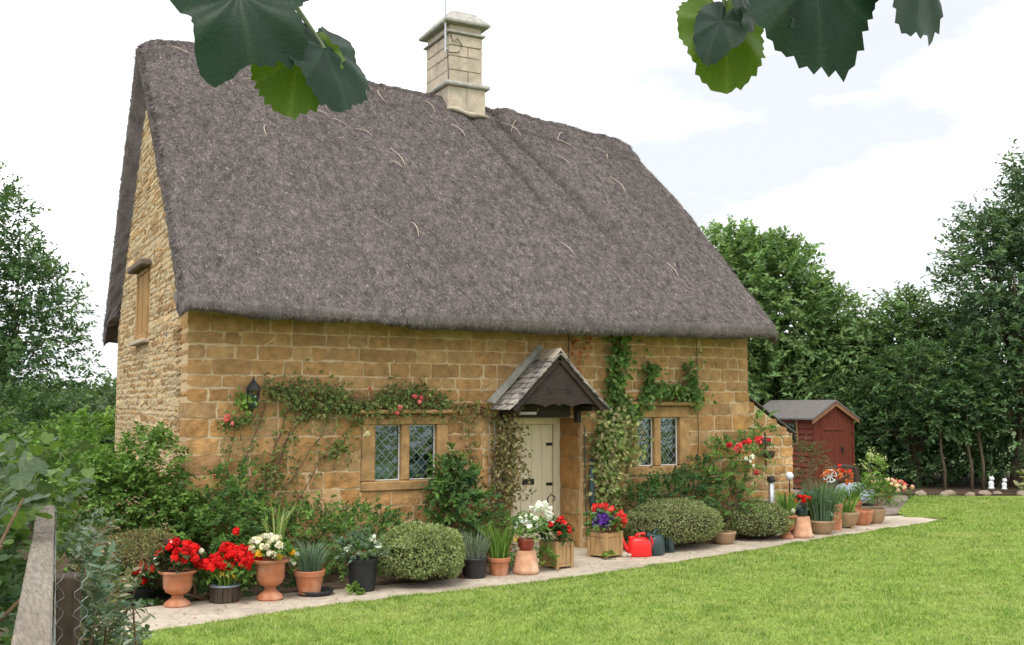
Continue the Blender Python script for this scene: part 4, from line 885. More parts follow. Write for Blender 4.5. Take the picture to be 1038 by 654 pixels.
# 2 terracotta urn with red begonias
t = thing('flower_urn', 'footed terracotta urn of red begonias with dark leaves', 'potted plant', (-.35, -1.7, 0), GP)
pot(t, urn_prof(.18, .34), 'terra', 32, soil=(.13, .33)); tuft(t, (-.35, -1.7, .41), .17, .12, 80, .06, .05, [(.035, .025, .015), (.05, .06, .02), (.04, .07, .02)], 42)
blooms('red_blossoms', t, ball((-.35, -1.7, .46), .19, .14, 30, r), r, .055, RED, 18); blooms('white_blossoms', t, [(-.56, -1.72, .45), (-.55, -1.72, .42), (-.14, -1.7, .5), (-.42, -1.75, .6), (-.54, -1.7, .49)], r, .035, WHITE, 10)
# 3 dark stave tub
t = thing('flower_tub', 'low dark wooden stave tub of red geraniums and yellow flowers', 'potted plant', (.1, -1.68, 0), GP)
for k in range(18):
    a = k * 2 * math.pi / 18; Mx = Matrix.Translation((.1, -1.68, 0)) @ Matrix.Rotation(a, 4, 'Z'); MB().box(.124, .14, -.022, .022, 0, .155 + .008 * math.sin(k * 2.7), Mx).build('stave', M['tub'], t, bevel=.004)
MB().lathe([(.117, .147), (.146, .152), (.148, .164), (.117, .166)], (.1, -1.68, 0), 28).build('rim', M['bluegrey'], t, smooth=True)
MB().lathe([(0, .14), (.12, .14), (.12, .12), (0, .12)], (.1, -1.68, 0), 18).build('soil', M['soil'], t)
tuft(t, (.1, -1.7, .26), .2, .12, 80, .05, .04, MID, 43); blades('leaves', t, (.1, -1.74, .16), r, 50, .08, .2, .02, LIGHT, .6)
blooms('red_blossoms', t, np.concatenate([ball((-.05, -1.72, .36), .17, .08, 20, r), ball((.25, -1.72, .38), .18, .13, 26, r), ball((.12, -1.68, .46), .1, .08, 10, r), [(.22, -1.6, .66)]]), r, .052, RED, 18)
blooms('yellow_blossoms', t, np.concatenate([ball((.1, -1.78, .24), .08, .07, 12, r), ball((.38, -1.72, .3), .07, .12, 10, r)]), r, .024, [(.75, .52, .03), (.7, .62, .2)], 10)
# 4 terracotta urn with white pansies and strap leaves
t = thing('flower_urn', 'footed terracotta urn of white pansies with tall pale strap leaves behind', 'potted plant', (.52, -1.78, 0), GP)
pot(t, urn_prof(.185, .4), 'terra', 32, soil=(.13, .38)); tuft(t, (.52, -1.8, .44), .17, .08, 60, .05, .035, MID, 44); blades('strap_leaves', t, (.6, -1.66, .38), r, 26, .06, .62, .022, [(.25, .32, .1), (.32, .36, .16), (.17, .26, .06)], .28)
blooms('white_blossoms', t, ball((.5, -1.8, .5), .19, .13, 40, r), r, .042, [(.72, .66, .52), (.78, .74, .66)], 12); blooms('yellow_blossoms', t, [(.36, -1.93, .47), (.55, -1.96, .44), (.7, -1.9, .46)], r, .045, [(.8, .45, .03)], 14)
# 5 pot on saucer with blue-green needles
t = thing('potted_plant', 'terracotta pot of blue-green grassy pinks on a dark saucer', 'potted plant', (.93, -1.74, 0), GP)
MB().lathe([(0, 0), (.16, 0), (.19, .05), (.175, .05), (.15, .02), (0, .02)], (1.0, -1.72, 0), 26).build('saucer', M['blackpot'], t, smooth=True)
pot(t, [(q[0], q[1] + .022) for q in pot_prof(.155, .23)], 'terra', soil=(.13, .25)); blades('leaves', t, (.93, -1.74, .22), r, 210, .1, .36, .011, BLUEG, .5)
blooms('white_blossoms', t, [(.72, -1.78, .38), (.75, -1.8, .34), (.78, -1.78, .42)], r, .035, WHITE, 10)
# 6 black pot
t = thing('potted_plant', 'tall black plastic pot of white flowers beside the grey-green rounded shrub', 'potted plant', (1.5, -1.72, 0), GP)
pot(t, pot_prof(.16, .33, .12, .8), 'blackpot', soil=(.13, .3)); tuft(t, (1.48, -1.74, .4), .17, .12, 90, .05, .03, BLUEG + MID[:1], 46, ln=.14)
blooms('white_blossoms', t, [(1.56, -1.8, .52), (1.6, -1.82, .5), (1.62, -1.84, .46), (1.58, -1.82, .55), (1.33, -1.8, .46), (1.3, -1.8, .44), (1.42, -1.84, .4)], r, .042, WHITE, 12); tuft(t, (1.36, -1.88, .03), .07, .03, 14, .04, .035, LIGHT, 146, ln=.05, nm='spill_leaves')
# 8 black pot lavender
t = thing('potted_plant', 'black pot of silvery lavender between the bronze plant and a terracotta pot', 'potted plant', (2.88, -1.52, 0), GP)
pot(t, pot_prof(.15, .22, .15, .82), 'blackpot', soil=(.13, .2)); blades('leaves', t, (2.88, -1.52, .18), r, 260, .12, .36, .009, [(.2, .25, .2), (.15, .2, .15), (.24, .27, .2)], .45)
# 9 terracotta pot, fresh green blades
t = thing('potted_plant', 'terracotta pot of fresh green strap leaves next to the upturned pot', 'potted plant', (3.2, -1.5, 0), GP)
pot(t, pot_prof(.13, .2), 'terra', soil=(.11, .18)); blades('leaves', t, (3.2, -1.5, .16), r, 90, .1, .46, .022, [(.14, .25, .04), (.2, .3, .07), (.1, .2, .03)], .35)
# 10 upturned pot + bowl
t = thing('upturned_pot', 'upturned salmon terracotta pot used as a plant stand by the door', 'pot', (3.52, -1.55, 0))
MB().lathe([(0, 0), (.148, 0), (.152, .05), (.144, .055), (.112, .255), (.104, .262), (0, .262)], (3.52, -1.55, 0), 30).build('pot', M['terrapale'], t, smooth=True)
t = thing('flower_bowl', 'dark red glazed bowl of white petunias standing on the upturned pot', 'potted plant', (3.52, -1.55, .263), GP)
pot(t, bowl_prof(.1, .13), 'terradark', soil=(.085, .115)); tuft(t, (3.56, -1.53, .5), .15, .11, 70, .045, .03, MID, 47); blooms('white_blossoms', t, np.concatenate([ball((3.56, -1.52, .53), .14, .12, 28, r), ball((3.78, -1.45, .66), .14, .12, 22, r)]), r, .042, [(.82, .83, .84)], 12)
blooms('yellow_blossoms', t, [(3.38, -1.6, .42), (3.36, -1.58, .39)], r, .03, [(.75, .5, .1)], 8)
# 11, 13 square timber planters
def planter(x, y, rot, label, w=.36, h=.36):
    t = thing('square_planter', label, 'planter', (x, y, 0), 'square wooden planters'); Mx = Matrix.Translation((x, y, 0)) @ Matrix.Rotation(rot, 4, 'Z'); q = w / 2
    for sx in (-1, 1):
        for sy in (-1, 1): MB().box(sx * q - .022, sx * q + .022, sy * q - .022, sy * q + .022, 0, h + .012, Mx).build('corner_post', M['plank'], t, bevel=.004)
    for k in range(4):
        Mk = Mx @ Matrix.Rotation(k * math.pi / 2, 4, 'Z')
        for j in range(3):
            a = -q + .024 + j * (w - .048) / 3; MB().box(a + .0015, a + (w - .048) / 3 - .0015, -q - .006, -q + .01, .055, h - .05, Mk).build('board', M['plank'], t, bevel=.003)
        MB().box(-q + .023, q - .023, -q - .014, -q + .012, h - .049, h, Mk).build('rail', M['plank'], t, bevel=.004)
        MB().box(-q + .023, q - .023, -q - .013, -q + .011, .025, .054, Mk).build('rail', M['plank'], t, bevel=.003)
    MB().box(-q + .012, q - .012, -q + .012, q - .012, .1, h - .03, Mx).build('soil', M['soil'], t)
    return t
t = planter(4.05, -1.33, math.radians(16), 'square wooden planter of red geraniums left of the doorway', .25, .31); tuft(t, (4.05, -1.33, .38), .15, .12, 80, .05, .04, DARK + MID[:1], 48)
blooms('red_blossoms', t, ball((4.06, -1.36, .45), .16, .13, 14, r), r, .045, [(.66, .03, .03), (.72, .06, .05)], 18); blooms('white_blossoms', t, ball((3.9, -1.3, .52), .12, .1, 9, r), r, .04, WHITE, 12); tuft(t, (3.82, -1.48, .12), .07, .12, 24, .05, .035, LIGHT, 149, nm='spill_leaves')
t = planter(5.05, -.84, math.radians(14), 'square wooden planter of purple petunias and red flowers right of the doorway', .28, .31); tuft(t, (5.05, -.84, .4), .18, .15, 90, .05, .04, MID + BLUEG[:1], 50)
blooms('purple_blossoms', t, ball((4.98, -.9, .44), .1, .11, 40, r), r, .05, [(.11, .03, .3), (.15, .05, .38)], 12); blooms('red_blossoms', t, np.concatenate([ball((5.22, -.86, .44), .1, .14, 24, r), ball((5.06, -.8, .58), .13, .06, 14, r)]), r, .048, [(.7, .04, .04), (.75, .1, .08)], 18); tuft(t, (4.98, -1.06, .04), .06, .03, 10, .05, .04, LIGHT, 151, ln=.04, nm='spill_leaves')
# stones by the planter, hook
for i, (x, y, s, lb_) in enumerate([(5.24, -1.0, .045, 'small pale stone beside the right planter'), (5.3, -1.02, .035, 'smaller pale stone close to the red watering can')]):
    d = nrm(rng.normal(size=(60, 3))); bm = bmesh.new(); [bm.verts.new(tuple(q * np.array([1.1, .9, .75]) * s * rng.uniform(.85, 1.1))) for q in d]; bmesh.ops.convex_hull(bm, input=bm.verts); me = bpy.data.meshes.new('stone'); bm.to_mesh(me); bm.free()
    o = link_mesh('loose_stone', me, M['ashlar']); o.location = (x, y, s * .7); tag(o, lb_, 'stone', 'pale stones by the planter')
ho = MB().tube([(4.13, -1.0, 0), (4.13, -1.0, .7), (4.12, -1.0, .78), (4.16, -1.02, .83), (4.21, -1.03, .79), (4.19, -1.02, .74)], .009, 6).build('plant_stake', M['black'], None); tag(ho, 'curled black metal plant stake behind the left planter', 'plant stake')
# fallen petals and leaves on the path
n = 420; k = r.integers(0, len(pe) - 1, n); off = np.abs(r.normal(0, .28, n)); P = np.stack([pe[k, 0] + r.normal(0, .1, n), np.minimum(pe[k, 1] + .1 + .75 - off, -.25), np.full(n, .006)], 1)
P = P[(P[:, 1] > np.interp(P[:, 0], pe[:, 0], pe[:, 1]) + .04) & (P[:, 0] > -1.4)]; n = len(P)
V, F, kk = leaf_arr(P, np.stack([r.normal(size=n), r.normal(size=n), np.zeros(n)], 1), np.stack([r.normal(0, .2, n), r.normal(0, .2, n), np.ones(n)], 1), .03 * (.5 + r.random(n)), .018 * (.5 + r.random(n)))
o = mesh_np('fallen_petals', V, F, M['petal'], None, np.repeat(pick_cols(n, [(.3, .2, .1), (.16, .1, .05), (.5, .06, .04), (.14, .16, .05), (.36, .28, .18)], r, .25), kk, 0), kind='stuff'); tag(o, 'scattered fallen petals and dead leaves on the path', 'litter')
# watering cans
def watering_can(x, y, rz, m, label, s=1.0):
    t = thing('watering_can', label, 'watering can', (x, y, 0), 'watering cans'); t.rotation_euler = (0, 0, rz); t.scale = (s, s, s)
    def b(mb, nm, **k): return mb.build(nm, M[m], t, local=True, **k)
    bd = MB(); V = []; n = 24; rings = [(0, 1.0), (.02, 1.06), (.15, 1.04), (.2, .98), (.235, .8), (.24, .6)]
    for z, f in rings:
        for k in range(n):
            a = 2 * math.pi * k / n; ca, sa = math.cos(a), math.sin(a); V.append((.145 * f * math.copysign(abs(ca) ** .75, ca), .1 * f * math.copysign(abs(sa) ** .75, sa), z))
    F = [(i * n + k, i * n + (k + 1) % n, (i + 1) * n + (k + 1) % n, (i + 1) * n + k) for i in range(len(rings) - 1) for k in range(n)] + [tuple(range(n))[::-1], tuple((len(rings) - 1) * n + k for k in range(n))]
    b(bd.add(V, F), 'body', smooth=True)
    b(MB().tube([(-.12, 0, .05), (-.165, 0, .1), (-.205, 0, .18), (-.225, 0, .245)], [.045, .03, .02, .016], 10), 'spout', smooth=True)
    b(MB().tube([(-.222, 0, .238), (-.245, 0, .272)], [.018, .036], 12), 'rose', smooth=True)
    b(MB().tube([(-.06, 0, .235), (-.03, 0, .275), (.05, 0, .285), (.13, 0, .26), (.165, 0, .19), (.16, 0, .1), (.145, 0, .05)], [.016, .017, .017, .017, .017, .016, .014], 10), 'handle', smooth=True)
    b(MB().tube([(-.1, 0, .21), (-.1, 0, .25)], [.04, .045], 14), 'filler_neck', smooth=True)
    return t
watering_can(5.45, -1.02, math.radians(-22), 'redplastic', 'bright red plastic watering can in front of the rounded shrub')
watering_can(5.72, -.98, math.radians(35), 'greenplastic', 'dark green plastic watering can right of the red one', 1.06)
watering_can(6.02, -.85, math.radians(60), 'greenplastic', 'half hidden dark green watering can tucked under the rounded shrub', .75)
# tools leaning beside the door
t = thing('garden_parasol', 'closed dark green garden parasol leaning against the wall right of the door', 'parasol', (5.28, -.24, 0))
MB().tube([(5.26, -.26, .01), (5.3, -.14, .6)], .012, 8).build('pole', M['whitepaint'], t); MB().tube([(5.298, -.142, .56), (5.305, -.13, .62), (5.33, -.08, 1.0), (5.345, -.06, 1.2)], [.03, .045, .04, .015], 10).build('folded_canopy', M['greenplastic'], t, smooth=True); MB().tube([(5.255, -.262, 0), (5.262, -.255, .09)], .022, 8).build('foot', M['black'], t)
t = thing('garden_cane', 'thin dark green cane standing at the right door jamb', 'cane', (5.25, -.08, 0)); MB().tube([(5.25, -.1, 0), (5.24, -.06, .8), (5.245, -.05, 1.62)], .009, 6).build('cane', M['greenplastic'], t)
# bowl under the rose
t = thing('stone_bowl', 'buff stoneware bowl at the foot of the red rose bush', 'pot', (7.18, -.55, 0)); pot(t, bowl_prof(.17, .17), 'buff', soil=(.14, .16)); blades('leaves', t, (7.18, -.55, .14), r, 30, .1, .22, .012, [(.14, .12, .05), (.1, .12, .04)], .5)

# ------------------------------------------------------------------ things by the lean-to and the pots at the far end of the path
t = thing('garden_light', 'grey post light with a dark cap behind the smaller rounded shrub', 'garden light', (8.5, -.05, 0)); MB().tube([(8.5, -.05, 0), (8.5, -.05, .78)], .045, 14).build('post', M['steel'], t, smooth=True); MB().lathe([(0, .78), (.062, .78), (.066, .8), (.05, .85), (0, .86)], (8.5, -.05, 0), 14).build('cap', M['black'], t)
t = thing('globe_light', 'small white globe on a stake in front of the lean-to', 'garden light', (8.95, .05, 0)); MB().tube([(8.95, .05, 0), (8.95, .05, .78)], .01, 6).build('stake', M['black'], t); MB().lathe([(0, .77), (.04, .785), (.062, .825), (.06, .86), (.035, .895), (0, .9)], (8.95, .05, 0), 16).build('globe', M['china'], t, smooth=True)
d = nrm(rng.normal(size=(420, 3))); S = d * np.array([.2, .15, .24]) * (1 + .35 * fbm(d * 2.0 + 4, 3))[:, None]; bm = bmesh.new(); [bm.verts.new(tuple(q)) for q in S]; bmesh.ops.convex_hull(bm, input=bm.verts); me = bpy.data.meshes.new('sack'); bm.to_mesh(me); bm.free()
o = link_mesh('black_bundle', me, M['blackpot']); o.location = (9.08, .02, .6); 
o.location = (9.12, .0, .2); tag(o, 'black lumpy bundle at the foot of the lean-to wall', 'bundle')
t = thing('wall_basket', 'small rusty basket bracket hanging on the lean-to wall', 'wall basket', (8.62, .2, 1.2)); MB().tube([(8.62, .2, 1.5), (8.62, .19, .95)], .012, 6).build('bracket', M['tub'], t); MB().lathe([(0, 1.1), (.07, 1.12), (.1, 1.22), (.09, 1.22), (0, 1.14)], (8.62, .12, 0), 14).build('basket', M['tub'], t, smooth=True); MB().box(8.53, 8.71, .17, .222, 1.3, 1.42).build('plate', M['tub'], t)
r = np.random.default_rng(123)
t = thing('flower_urn', 'footed terracotta urn of upright green leaves nearest the smaller rounded shrub', 'potted plant', (8.37, -.5, 0), GP); pot(t, urn_prof(.15, .33), 'terra', soil=(.11, .31)); blades('leaves', t, (8.37, -.5, .3), r, 60, .09, .42, .03, [(.15, .26, .05), (.2, .3, .08), (.1, .19, .04)], .4); blooms('white_blossoms', t, [(8.42, -.6, .4), (8.2, -.55, .38)], r, .045, WHITE, 12)
t = thing('upturned_pot', 'pale upturned pot used as a stand at the far end of the path', 'pot', (8.66, -.5, 0)); MB().lathe([(0, 0), (.17, 0), (.172, .045), (.15, .055), (.115, .3), (0, .3)], (8.66, -.5, 0), 26).build('pot', M['terrapale'], t, smooth=True)
t = thing('flower_bowl', 'dark green pot of small red flowers on the pale upturned pot', 'potted plant', (8.66, -.5, .301), GP); pot(t, bowl_prof(.1, .11), 'greenplastic', soil=(.08, .1)); tuft(t, (8.66, -.5, .46), .12, .09, 30, .05, .035, DARK, 60); blooms('red_blossoms', t, ball((8.66, -.52, .53), .11, .06, 8, r), r, .045, RED, 16)
t = thing('stone_bowl', 'small buff bowl behind the pale upturned pot', 'pot', (9.15, -.12, 0)); pot(t, bowl_prof(.12, .22), 'buff', soil=(.1, .2))
t = thing('potted_plant', 'wide buff bowl of feathery blue-green foliage at the path edge', 'potted plant', (9.22, -.32, 0), GP); pot(t, bowl_prof(.2, .2), 'buff', soil=(.17, .18)); blades('leaves', t, (9.22, -.32, .16), r, 340, .16, .68, .012, BLUEG + MID[:1], .35); tuft(t, (9.24, -.34, .36), .17, .22, 70, .06, .016, BLUEG + DARK, 61, ln=.2)
t = thing('potted_plant', 'tall terracotta pot of airy orange flowers', 'potted plant', (9.78, -.02, 0), GP); pot(t, pot_prof(.135, .4, .12, .8), 'terra', soil=(.11, .38)); blades('leaves', t, (9.78, -.02, .36), r, 120, .1, .4, .014, MID + LIGHT[:1], .7); blooms('orange_blossoms', t, ball((9.85, -.02, .75), .27, .16, 44, r), r, .034, [(.6, .16, .05), (.66, .26, .1), (.5, .1, .04)], 10); blooms('red_blossoms', t, [(9.95, -.05, .9), (9.85, -.08, .98), (10.15, 0, .88)], r, .045, [(.75, .05, .04)], 14)
t = thing('potted_plant', 'buff footed bowl of green leaves in front of the orange flowers', 'potted plant', (10.12, .06, 0), GP); pot(t, [(q[0], q[1] + .03) for q in bowl_prof(.19, .22)], 'buff', soil=(.16, .23)); blades('leaves', t, (10.12, .06, .2), r, 70, .12, .42, .02, LIGHT + MID, .5)
for k in range(3):
    a = k * 2.1 + .4; MB().lathe([(0, 0), (.03, 0), (.03, .04), (0, .04)], (10.12 + .13 * math.cos(a), .06 + .13 * math.sin(a), 0), 8).build('foot', M['buff'], t)
t = thing('potted_plant', 'terracotta pot of short grass behind the footed bowl', 'potted plant', (10.75, .55, 0), GP); pot(t, pot_prof(.15, .36, .2, .8), 'terra', soil=(.12, .33)); blades('leaves', t, (10.75, .55, .3), r, 70, .1, .36, .014, MID, .4)
t = thing('empty_pot', 'low reddish terracotta pot between two buff planters', 'pot', (10.62, .24, 0)); pot(t, bowl_prof(.19, .24), 'terra', soil=(.16, .22))
t = thing('potted_plant', 'last buff pot of leafy green plant with cream flowers by the lawn', 'potted plant', (11.02, .34, 0), GP); pot(t, bowl_prof(.18, .24), 'buff', soil=(.15, .22)); tuft(t, (11.02, .32, .45), .24, .2, 120, .07, .026, MID + LIGHT[:1], 62, ln=.16); blooms('cream_blossoms', t, ball((11.15, .3, .62), .24, .1, 18, r), r, .04, [(.7, .6, .42), (.75, .55, .45)], 10); blooms('red_blossoms', t, [(11.55, .4, .6), (11.6, .4, .58), (11.4, .35, .4)], r, .045, RED, 14)
t = thing('brick_planter', 'low orange brick planter beyond the lean-to', 'planter', (10.9, 1.7, 0))
for j in range(4):
    for i in range(3):
        x = 10.6 + i * .23 + (.1 if j % 2 else 0); MB().box(x, x + .215, 1.62, 1.74, j * .085, j * .085 + .075).build('brick', M['brick'], t, bevel=.005)
MB().box(10.62, 11.38, 1.66, 1.73, 0, .33).build('mortar', M['mortar2'], t)
t = thing('glazed_dish', 'shallow teal dish standing on the orange brick planter', 'dish', (11.0, 1.68, .335)); MB().lathe([(0, .335), (.12, .34), (.27, .39), (.25, .39), (0, .355)], (11.0, 1.68, 0), 22).build('dish', M['teal'], t, smooth=True)
bush('dry_shrub', 'dry olive brown shrub in front of the red shed', (12.0, 3.0, 0), [(0, 0, .65, .42, .35, .5), (.3, .1, .75, .3, .3, .4)], 190, 9, .24, .05, .025, [(.12, .11, .05), (.16, .13, .07), (.08, .1, .035)], 63, zmin=.02)
# old barrow with a white wheel, tub, plants
t = thing('wooden_barrow', 'old dark wooden barrow with white spoked wheel by the shed', 'barrow', (14.2, 4.2, 0))
Mx = Matrix.Translation((14.25, 4.2, .0)) @ Matrix.Rotation(math.radians(-40), 4, 'Z')
for k in range(6): MB().box(-.3 + k * .1, -.203 + k * .1, -.24, .24, .32 + .05 * math.sin(k * .6), .62 + .05 * math.sin(k * .6), Mx).build('board', M['tub'], t, bevel=.01)
MB().box(-.4, .4, -.2, -.16, .26, .31, Mx).box(-.4, .4, .16, .2, .26, .31, Mx).box(.25, .3, -.2, -.15, 0, .26, Mx).box(.25, .3, .15, .2, 0, .26, Mx).build('frame', M['tub'], t)
wh = MB(); W0 = Mx @ Matrix.Translation((-.3, -.3, .45)); n = 22
for k in range(n):
    a, b = 2 * math.pi * k / n, 2 * math.pi * (k + 1) / n; wh.tube([W0 @ Vector((.13 * math.cos(a), 0, .13 * math.sin(a))), W0 @ Vector((.13 * math.cos(b), 0, .13 * math.sin(b)))], .016, 5)
for k in range(8):
    a = math.pi / 4 * k; wh.tube([W0 @ Vector((0, 0, 0)), W0 @ Vector((.12 * math.cos(a), 0, .12 * math.sin(a)))], .012, 5)
wh.build('wheel', M['whitepaint'], t)
o = MB().lathe([(.42, 0), (.42, .05), (.38, .16), (.3, .26), (.15, .31), (0, .32)], (13.2, 2.9, .1), 26).build('upturned_tub', M['bluegrey'], None, smooth=True); tag(o, 'upturned blue-grey tub in front of the wooden barrow', 'tub')
bush('variegated_plant', 'bright variegated plant beside the wooden barrow', (14.5, 3.6, 0), [(0, 0, .5, .15, .15, .35)], 50, 8, .2, .09, .03, [(.3, .4, .1), (.16, .3, .05), (.5, .55, .3)], 64, cat='plant', zmin=.02)
t = bush('flower_patch', 'low patch of pink and red flowers beyond the last pot', (13.4, 2.5, 0), [(0, 0, .2, .5, .3, .22), (.6, .2, .15, .35, .3, .2)], 80, 8, .16, .06, .03, MID, 65, cat='flowers', zmin=.01); blooms('blossoms', t, np.concatenate([ball((13.5, 2.4, .35), .4, .15, 22, r), ball((14.0, 2.6, .3), .3, .12, 10, r)]), r, .055, [(.7, .35, .28), (.75, .6, .45), (.68, .05, .05)], 12)
# ------------------------------------------------------------------ the shed
SX, SY, SWD, SDP = 14.79, 5.59, 1.2, 2.0
sh = thing('garden_shed', 'small red wooden shed with a grey felt roof beyond the cottage', 'shed', (SX, SY, 0))
ZE2, ZA2 = 1.66, 2.0
MB().box(SX + .03, SX + SWD - .03, SY + .03, SY + SDP - .03, 0, ZE2 - .02).build('wall_core', M['tub'], sh)
for k in range(8):
    x = SX + k * SWD / 8; xm = x + SWD / 16; zt = ZE2 + (ZA2 - ZE2) * (1 - abs(xm - SX - SWD / 2) / (SWD / 2)) - .03
    MB().box(x + .002, x + SWD / 8 - .002, SY, SY + .028 - .006 * (k % 2), .03, zt).build('board', M['shedred'], sh, bevel=.004)
nb = 13
for k in range(nb):
    z = .03 + k * (ZE2 - .05) / nb; hh = (ZE2 - .05) / nb
    segs_ = [(SY + .03, SY + SDP)] if not (1.0 < z + hh / 2 < 1.56) else [(SY + .03, SY + .5), (SY + 1.55, SY + SDP)]
    for a, b in segs_:
        MB().prism([(SX - .012, z), (SX + .01, z), (SX + .025, z + hh - .004), (SX + .014, z + hh - .004)], 'y', a, b).build('side_board', M['shedred'], sh)
MB().box(SX - .005, SX + .02, SY + .52, SY + 1.53, 1.03, 1.56).build('window_pane', M['glass'], sh)
MB().box(SX - .02, SX + .03, SY + .5, SY + .56, 1.0, 1.6).box(SX - .02, SX + .03, SY + 1.49, SY + 1.55, 1.0, 1.6).box(SX - .021, SX + .03, SY + .56, SY + 1.49, 1.0, 1.05).build('window_frame', M['shedbrown'], sh)
for x in (SX - .01, SX + .2, SX + SWD - .05): MB().box(x, x + .06, SY - .018, SY - .001, .03, ZE2 - .02).build('batten', M['shedred'], sh)
for z in (.35, 1.35): MB().box(SX + .26, SX + .9, SY - .016, SY - .001, z, z + .08).build('ledge', M['shedred'], sh)
MB().box(SX + .8, SX + .86, SY - .03, SY - .017, .85, .97).build('door_handle', M['black'], sh)
cx = SX + SWD / 2
for s in (-1, 1):
    MB().prism([(cx, ZA2), (cx + s * (SWD / 2 + .12), ZE2 - .07), (cx + s * (SWD / 2 + .12), ZE2 - .035), (cx, ZA2 + .04)], 'y', SY - .1, SY + SDP + .1).build('roof_felt', M['felt'], sh)
    MB().prism([(cx + s * .002, ZA2 - .01), (cx + s * (SWD / 2 + .11), ZE2 - .075), (cx + s * (SWD / 2 + .11), ZE2 - .16), (cx + s * .002, ZA2 - .1)], 'y', SY - .09, SY - .06).build('bargeboard', M['shedbrown'], sh)

# ------------------------------------------------------------------ trees
def tree(name, label, base, H, lobes, ns, nl, ln, L, W, cols, seed, group, trunk_r=.16, cat='tree', inner=.5, upw=.35, w=None, low=-.7, var=.2):
    root = thing(name, label, cat, base, group); rr = random.Random(seed); mb = MB(); b = Vector(base)
    lob = [(base[0] + a, base[1] + c, base[2] + d, e, f, g) for a, c, d, e, f, g in lobes]
    top = Vector((lob[0][0], lob[0][1], lob[0][2])); pts = [b + Vector((0, 0, -.3))]
    for t in (.25, .5, .75, 1): p = b.lerp(top, t); pts.append(p + Vector((rr.gauss(0, .08), rr.gauss(0, .08), 0)))
    mb.tube(pts, [trunk_r, trunk_r * .85, trunk_r * .7, trunk_r * .5, trunk_r * .25], 8)
    for q in lob:
        s = pts[rr.randint(1, 3)]; e = Vector(q[:3])
        for k in range(3):
            e2 = e + Vector((rr.uniform(-.5, .5) * q[3], rr.uniform(-.5, .5) * q[4], rr.uniform(0, .5) * q[5])); m_ = s.lerp(e2, .5) + Vector((0, 0, .2)); mb.tube([s, m_, e2], [trunk_r * .4, trunk_r * .25, .015], 5)
    mb.build('trunk', M['bark'], root, smooth=True)
    spray_foliage('crown', root, lob, ns, nl, ln, L, W, cols, seed, inner=inner, upw=upw, low=low, var=var, w=w); return root
TG = 'trees behind the garden'
FARG = [(.09, .14, .075), (.12, .175, .095), (.075, .12, .065)]
ASH = [(0.144, 0.241, 0.094), (0.188, 0.299, 0.116), (0.237, 0.339, 0.138), (0.112, 0.19, 0.077)]
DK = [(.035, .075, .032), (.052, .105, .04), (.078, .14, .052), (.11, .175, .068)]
tree('ash_tree', 'tall feathery green tree rising behind the right end of the roof', (16.3, 9.0, 0), 7, [(0, 0, 4.3, 1.7, 1.7, 1.9), (1.3, -.6, 3.4, 1.3, 1.3, 1.7), (-1.2, .6, 4.0, 1.4, 1.4, 1.7), (.4, -.5, 2.0, 1.7, 1.3, 1.5), (1.9, -1.0, 2.2, 1.1, 1.1, 1.4), (-.7, .3, 5.6, .9, .9, .9), (.5, -.2, 5.4, .8, .8, .8), (-2.2, 1.3, 4.6, 1.2, 1.2, 1.5)], 4800, 13, .46, .15, .072, ASH, 201, TG, inner=.1)
tree('garden_tree', 'light green bushy tree behind the red shed', (18.6, 8.8, 0), 5, [(0, 0, 2.4, 1.5, 1.4, 1.4), (-1.0, .4, 1.7, 1.3, 1.2, 1.4), (.9, -.8, 2.1, 1.3, 1.3, 1.4), (.2, -.2, 3.3, .9, .9, .8)], 2100, 13, .46, .14, .068, [(.18, .26, .09), (.215, .3, .11), (.135, .21, .072), (.25, .28, .13)], 202, TG, inner=.15)
tree('garden_tree', 'open dark tree with airy upright twigs right of the shed', (19.6, 7.0, 0), 6, [(0, 0, 2.9, 1.3, 1.2, 1.4), (-.9, .5, 2.2, 1.2, 1.1, 1.4), (.7, -.7, 3.2, 1.0, 1.0, 1.2), (-.3, 0, 4.0, .7, .7, .7), (.6, -.4, 1.5, 1.4, 1.2, 1.2)], 2100, 12, .5, .14, .066, ASH[:2] + DK[2:], 203, TG, inner=.15)
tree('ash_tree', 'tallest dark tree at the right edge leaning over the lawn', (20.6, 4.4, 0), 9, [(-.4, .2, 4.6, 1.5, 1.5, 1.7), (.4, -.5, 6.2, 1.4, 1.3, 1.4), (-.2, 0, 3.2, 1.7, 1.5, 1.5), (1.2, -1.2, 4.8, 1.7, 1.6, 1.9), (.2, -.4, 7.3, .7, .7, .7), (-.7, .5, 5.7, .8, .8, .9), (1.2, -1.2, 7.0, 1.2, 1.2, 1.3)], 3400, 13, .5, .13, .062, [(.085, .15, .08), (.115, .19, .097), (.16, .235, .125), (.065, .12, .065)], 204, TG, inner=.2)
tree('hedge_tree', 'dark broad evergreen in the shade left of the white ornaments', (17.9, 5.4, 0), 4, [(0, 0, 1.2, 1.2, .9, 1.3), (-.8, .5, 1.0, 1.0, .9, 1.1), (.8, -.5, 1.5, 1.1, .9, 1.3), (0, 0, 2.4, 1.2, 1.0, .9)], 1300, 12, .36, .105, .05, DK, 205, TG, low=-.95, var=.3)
tree('hedge_tree', 'dark leafy tree overhanging the rocky bed on the right', (19.4, 4.0, 0), 4, [(0, 0, 1.6, 1.3, 1.0, 1.3), (-.8, .5, 2.5, 1.2, 1.0, 1.0), (.8, -.9, 1.6, 1.3, 1.0, 1.4), (.2, 0, 3.0, 1.3, 1.1, 1.0), (1.5, -1.6, 2.5, 1.3, 1.1, 1.4)], 1700, 12, .38, .11, .052, DK, 206, TG, low=-.95, var=.3)
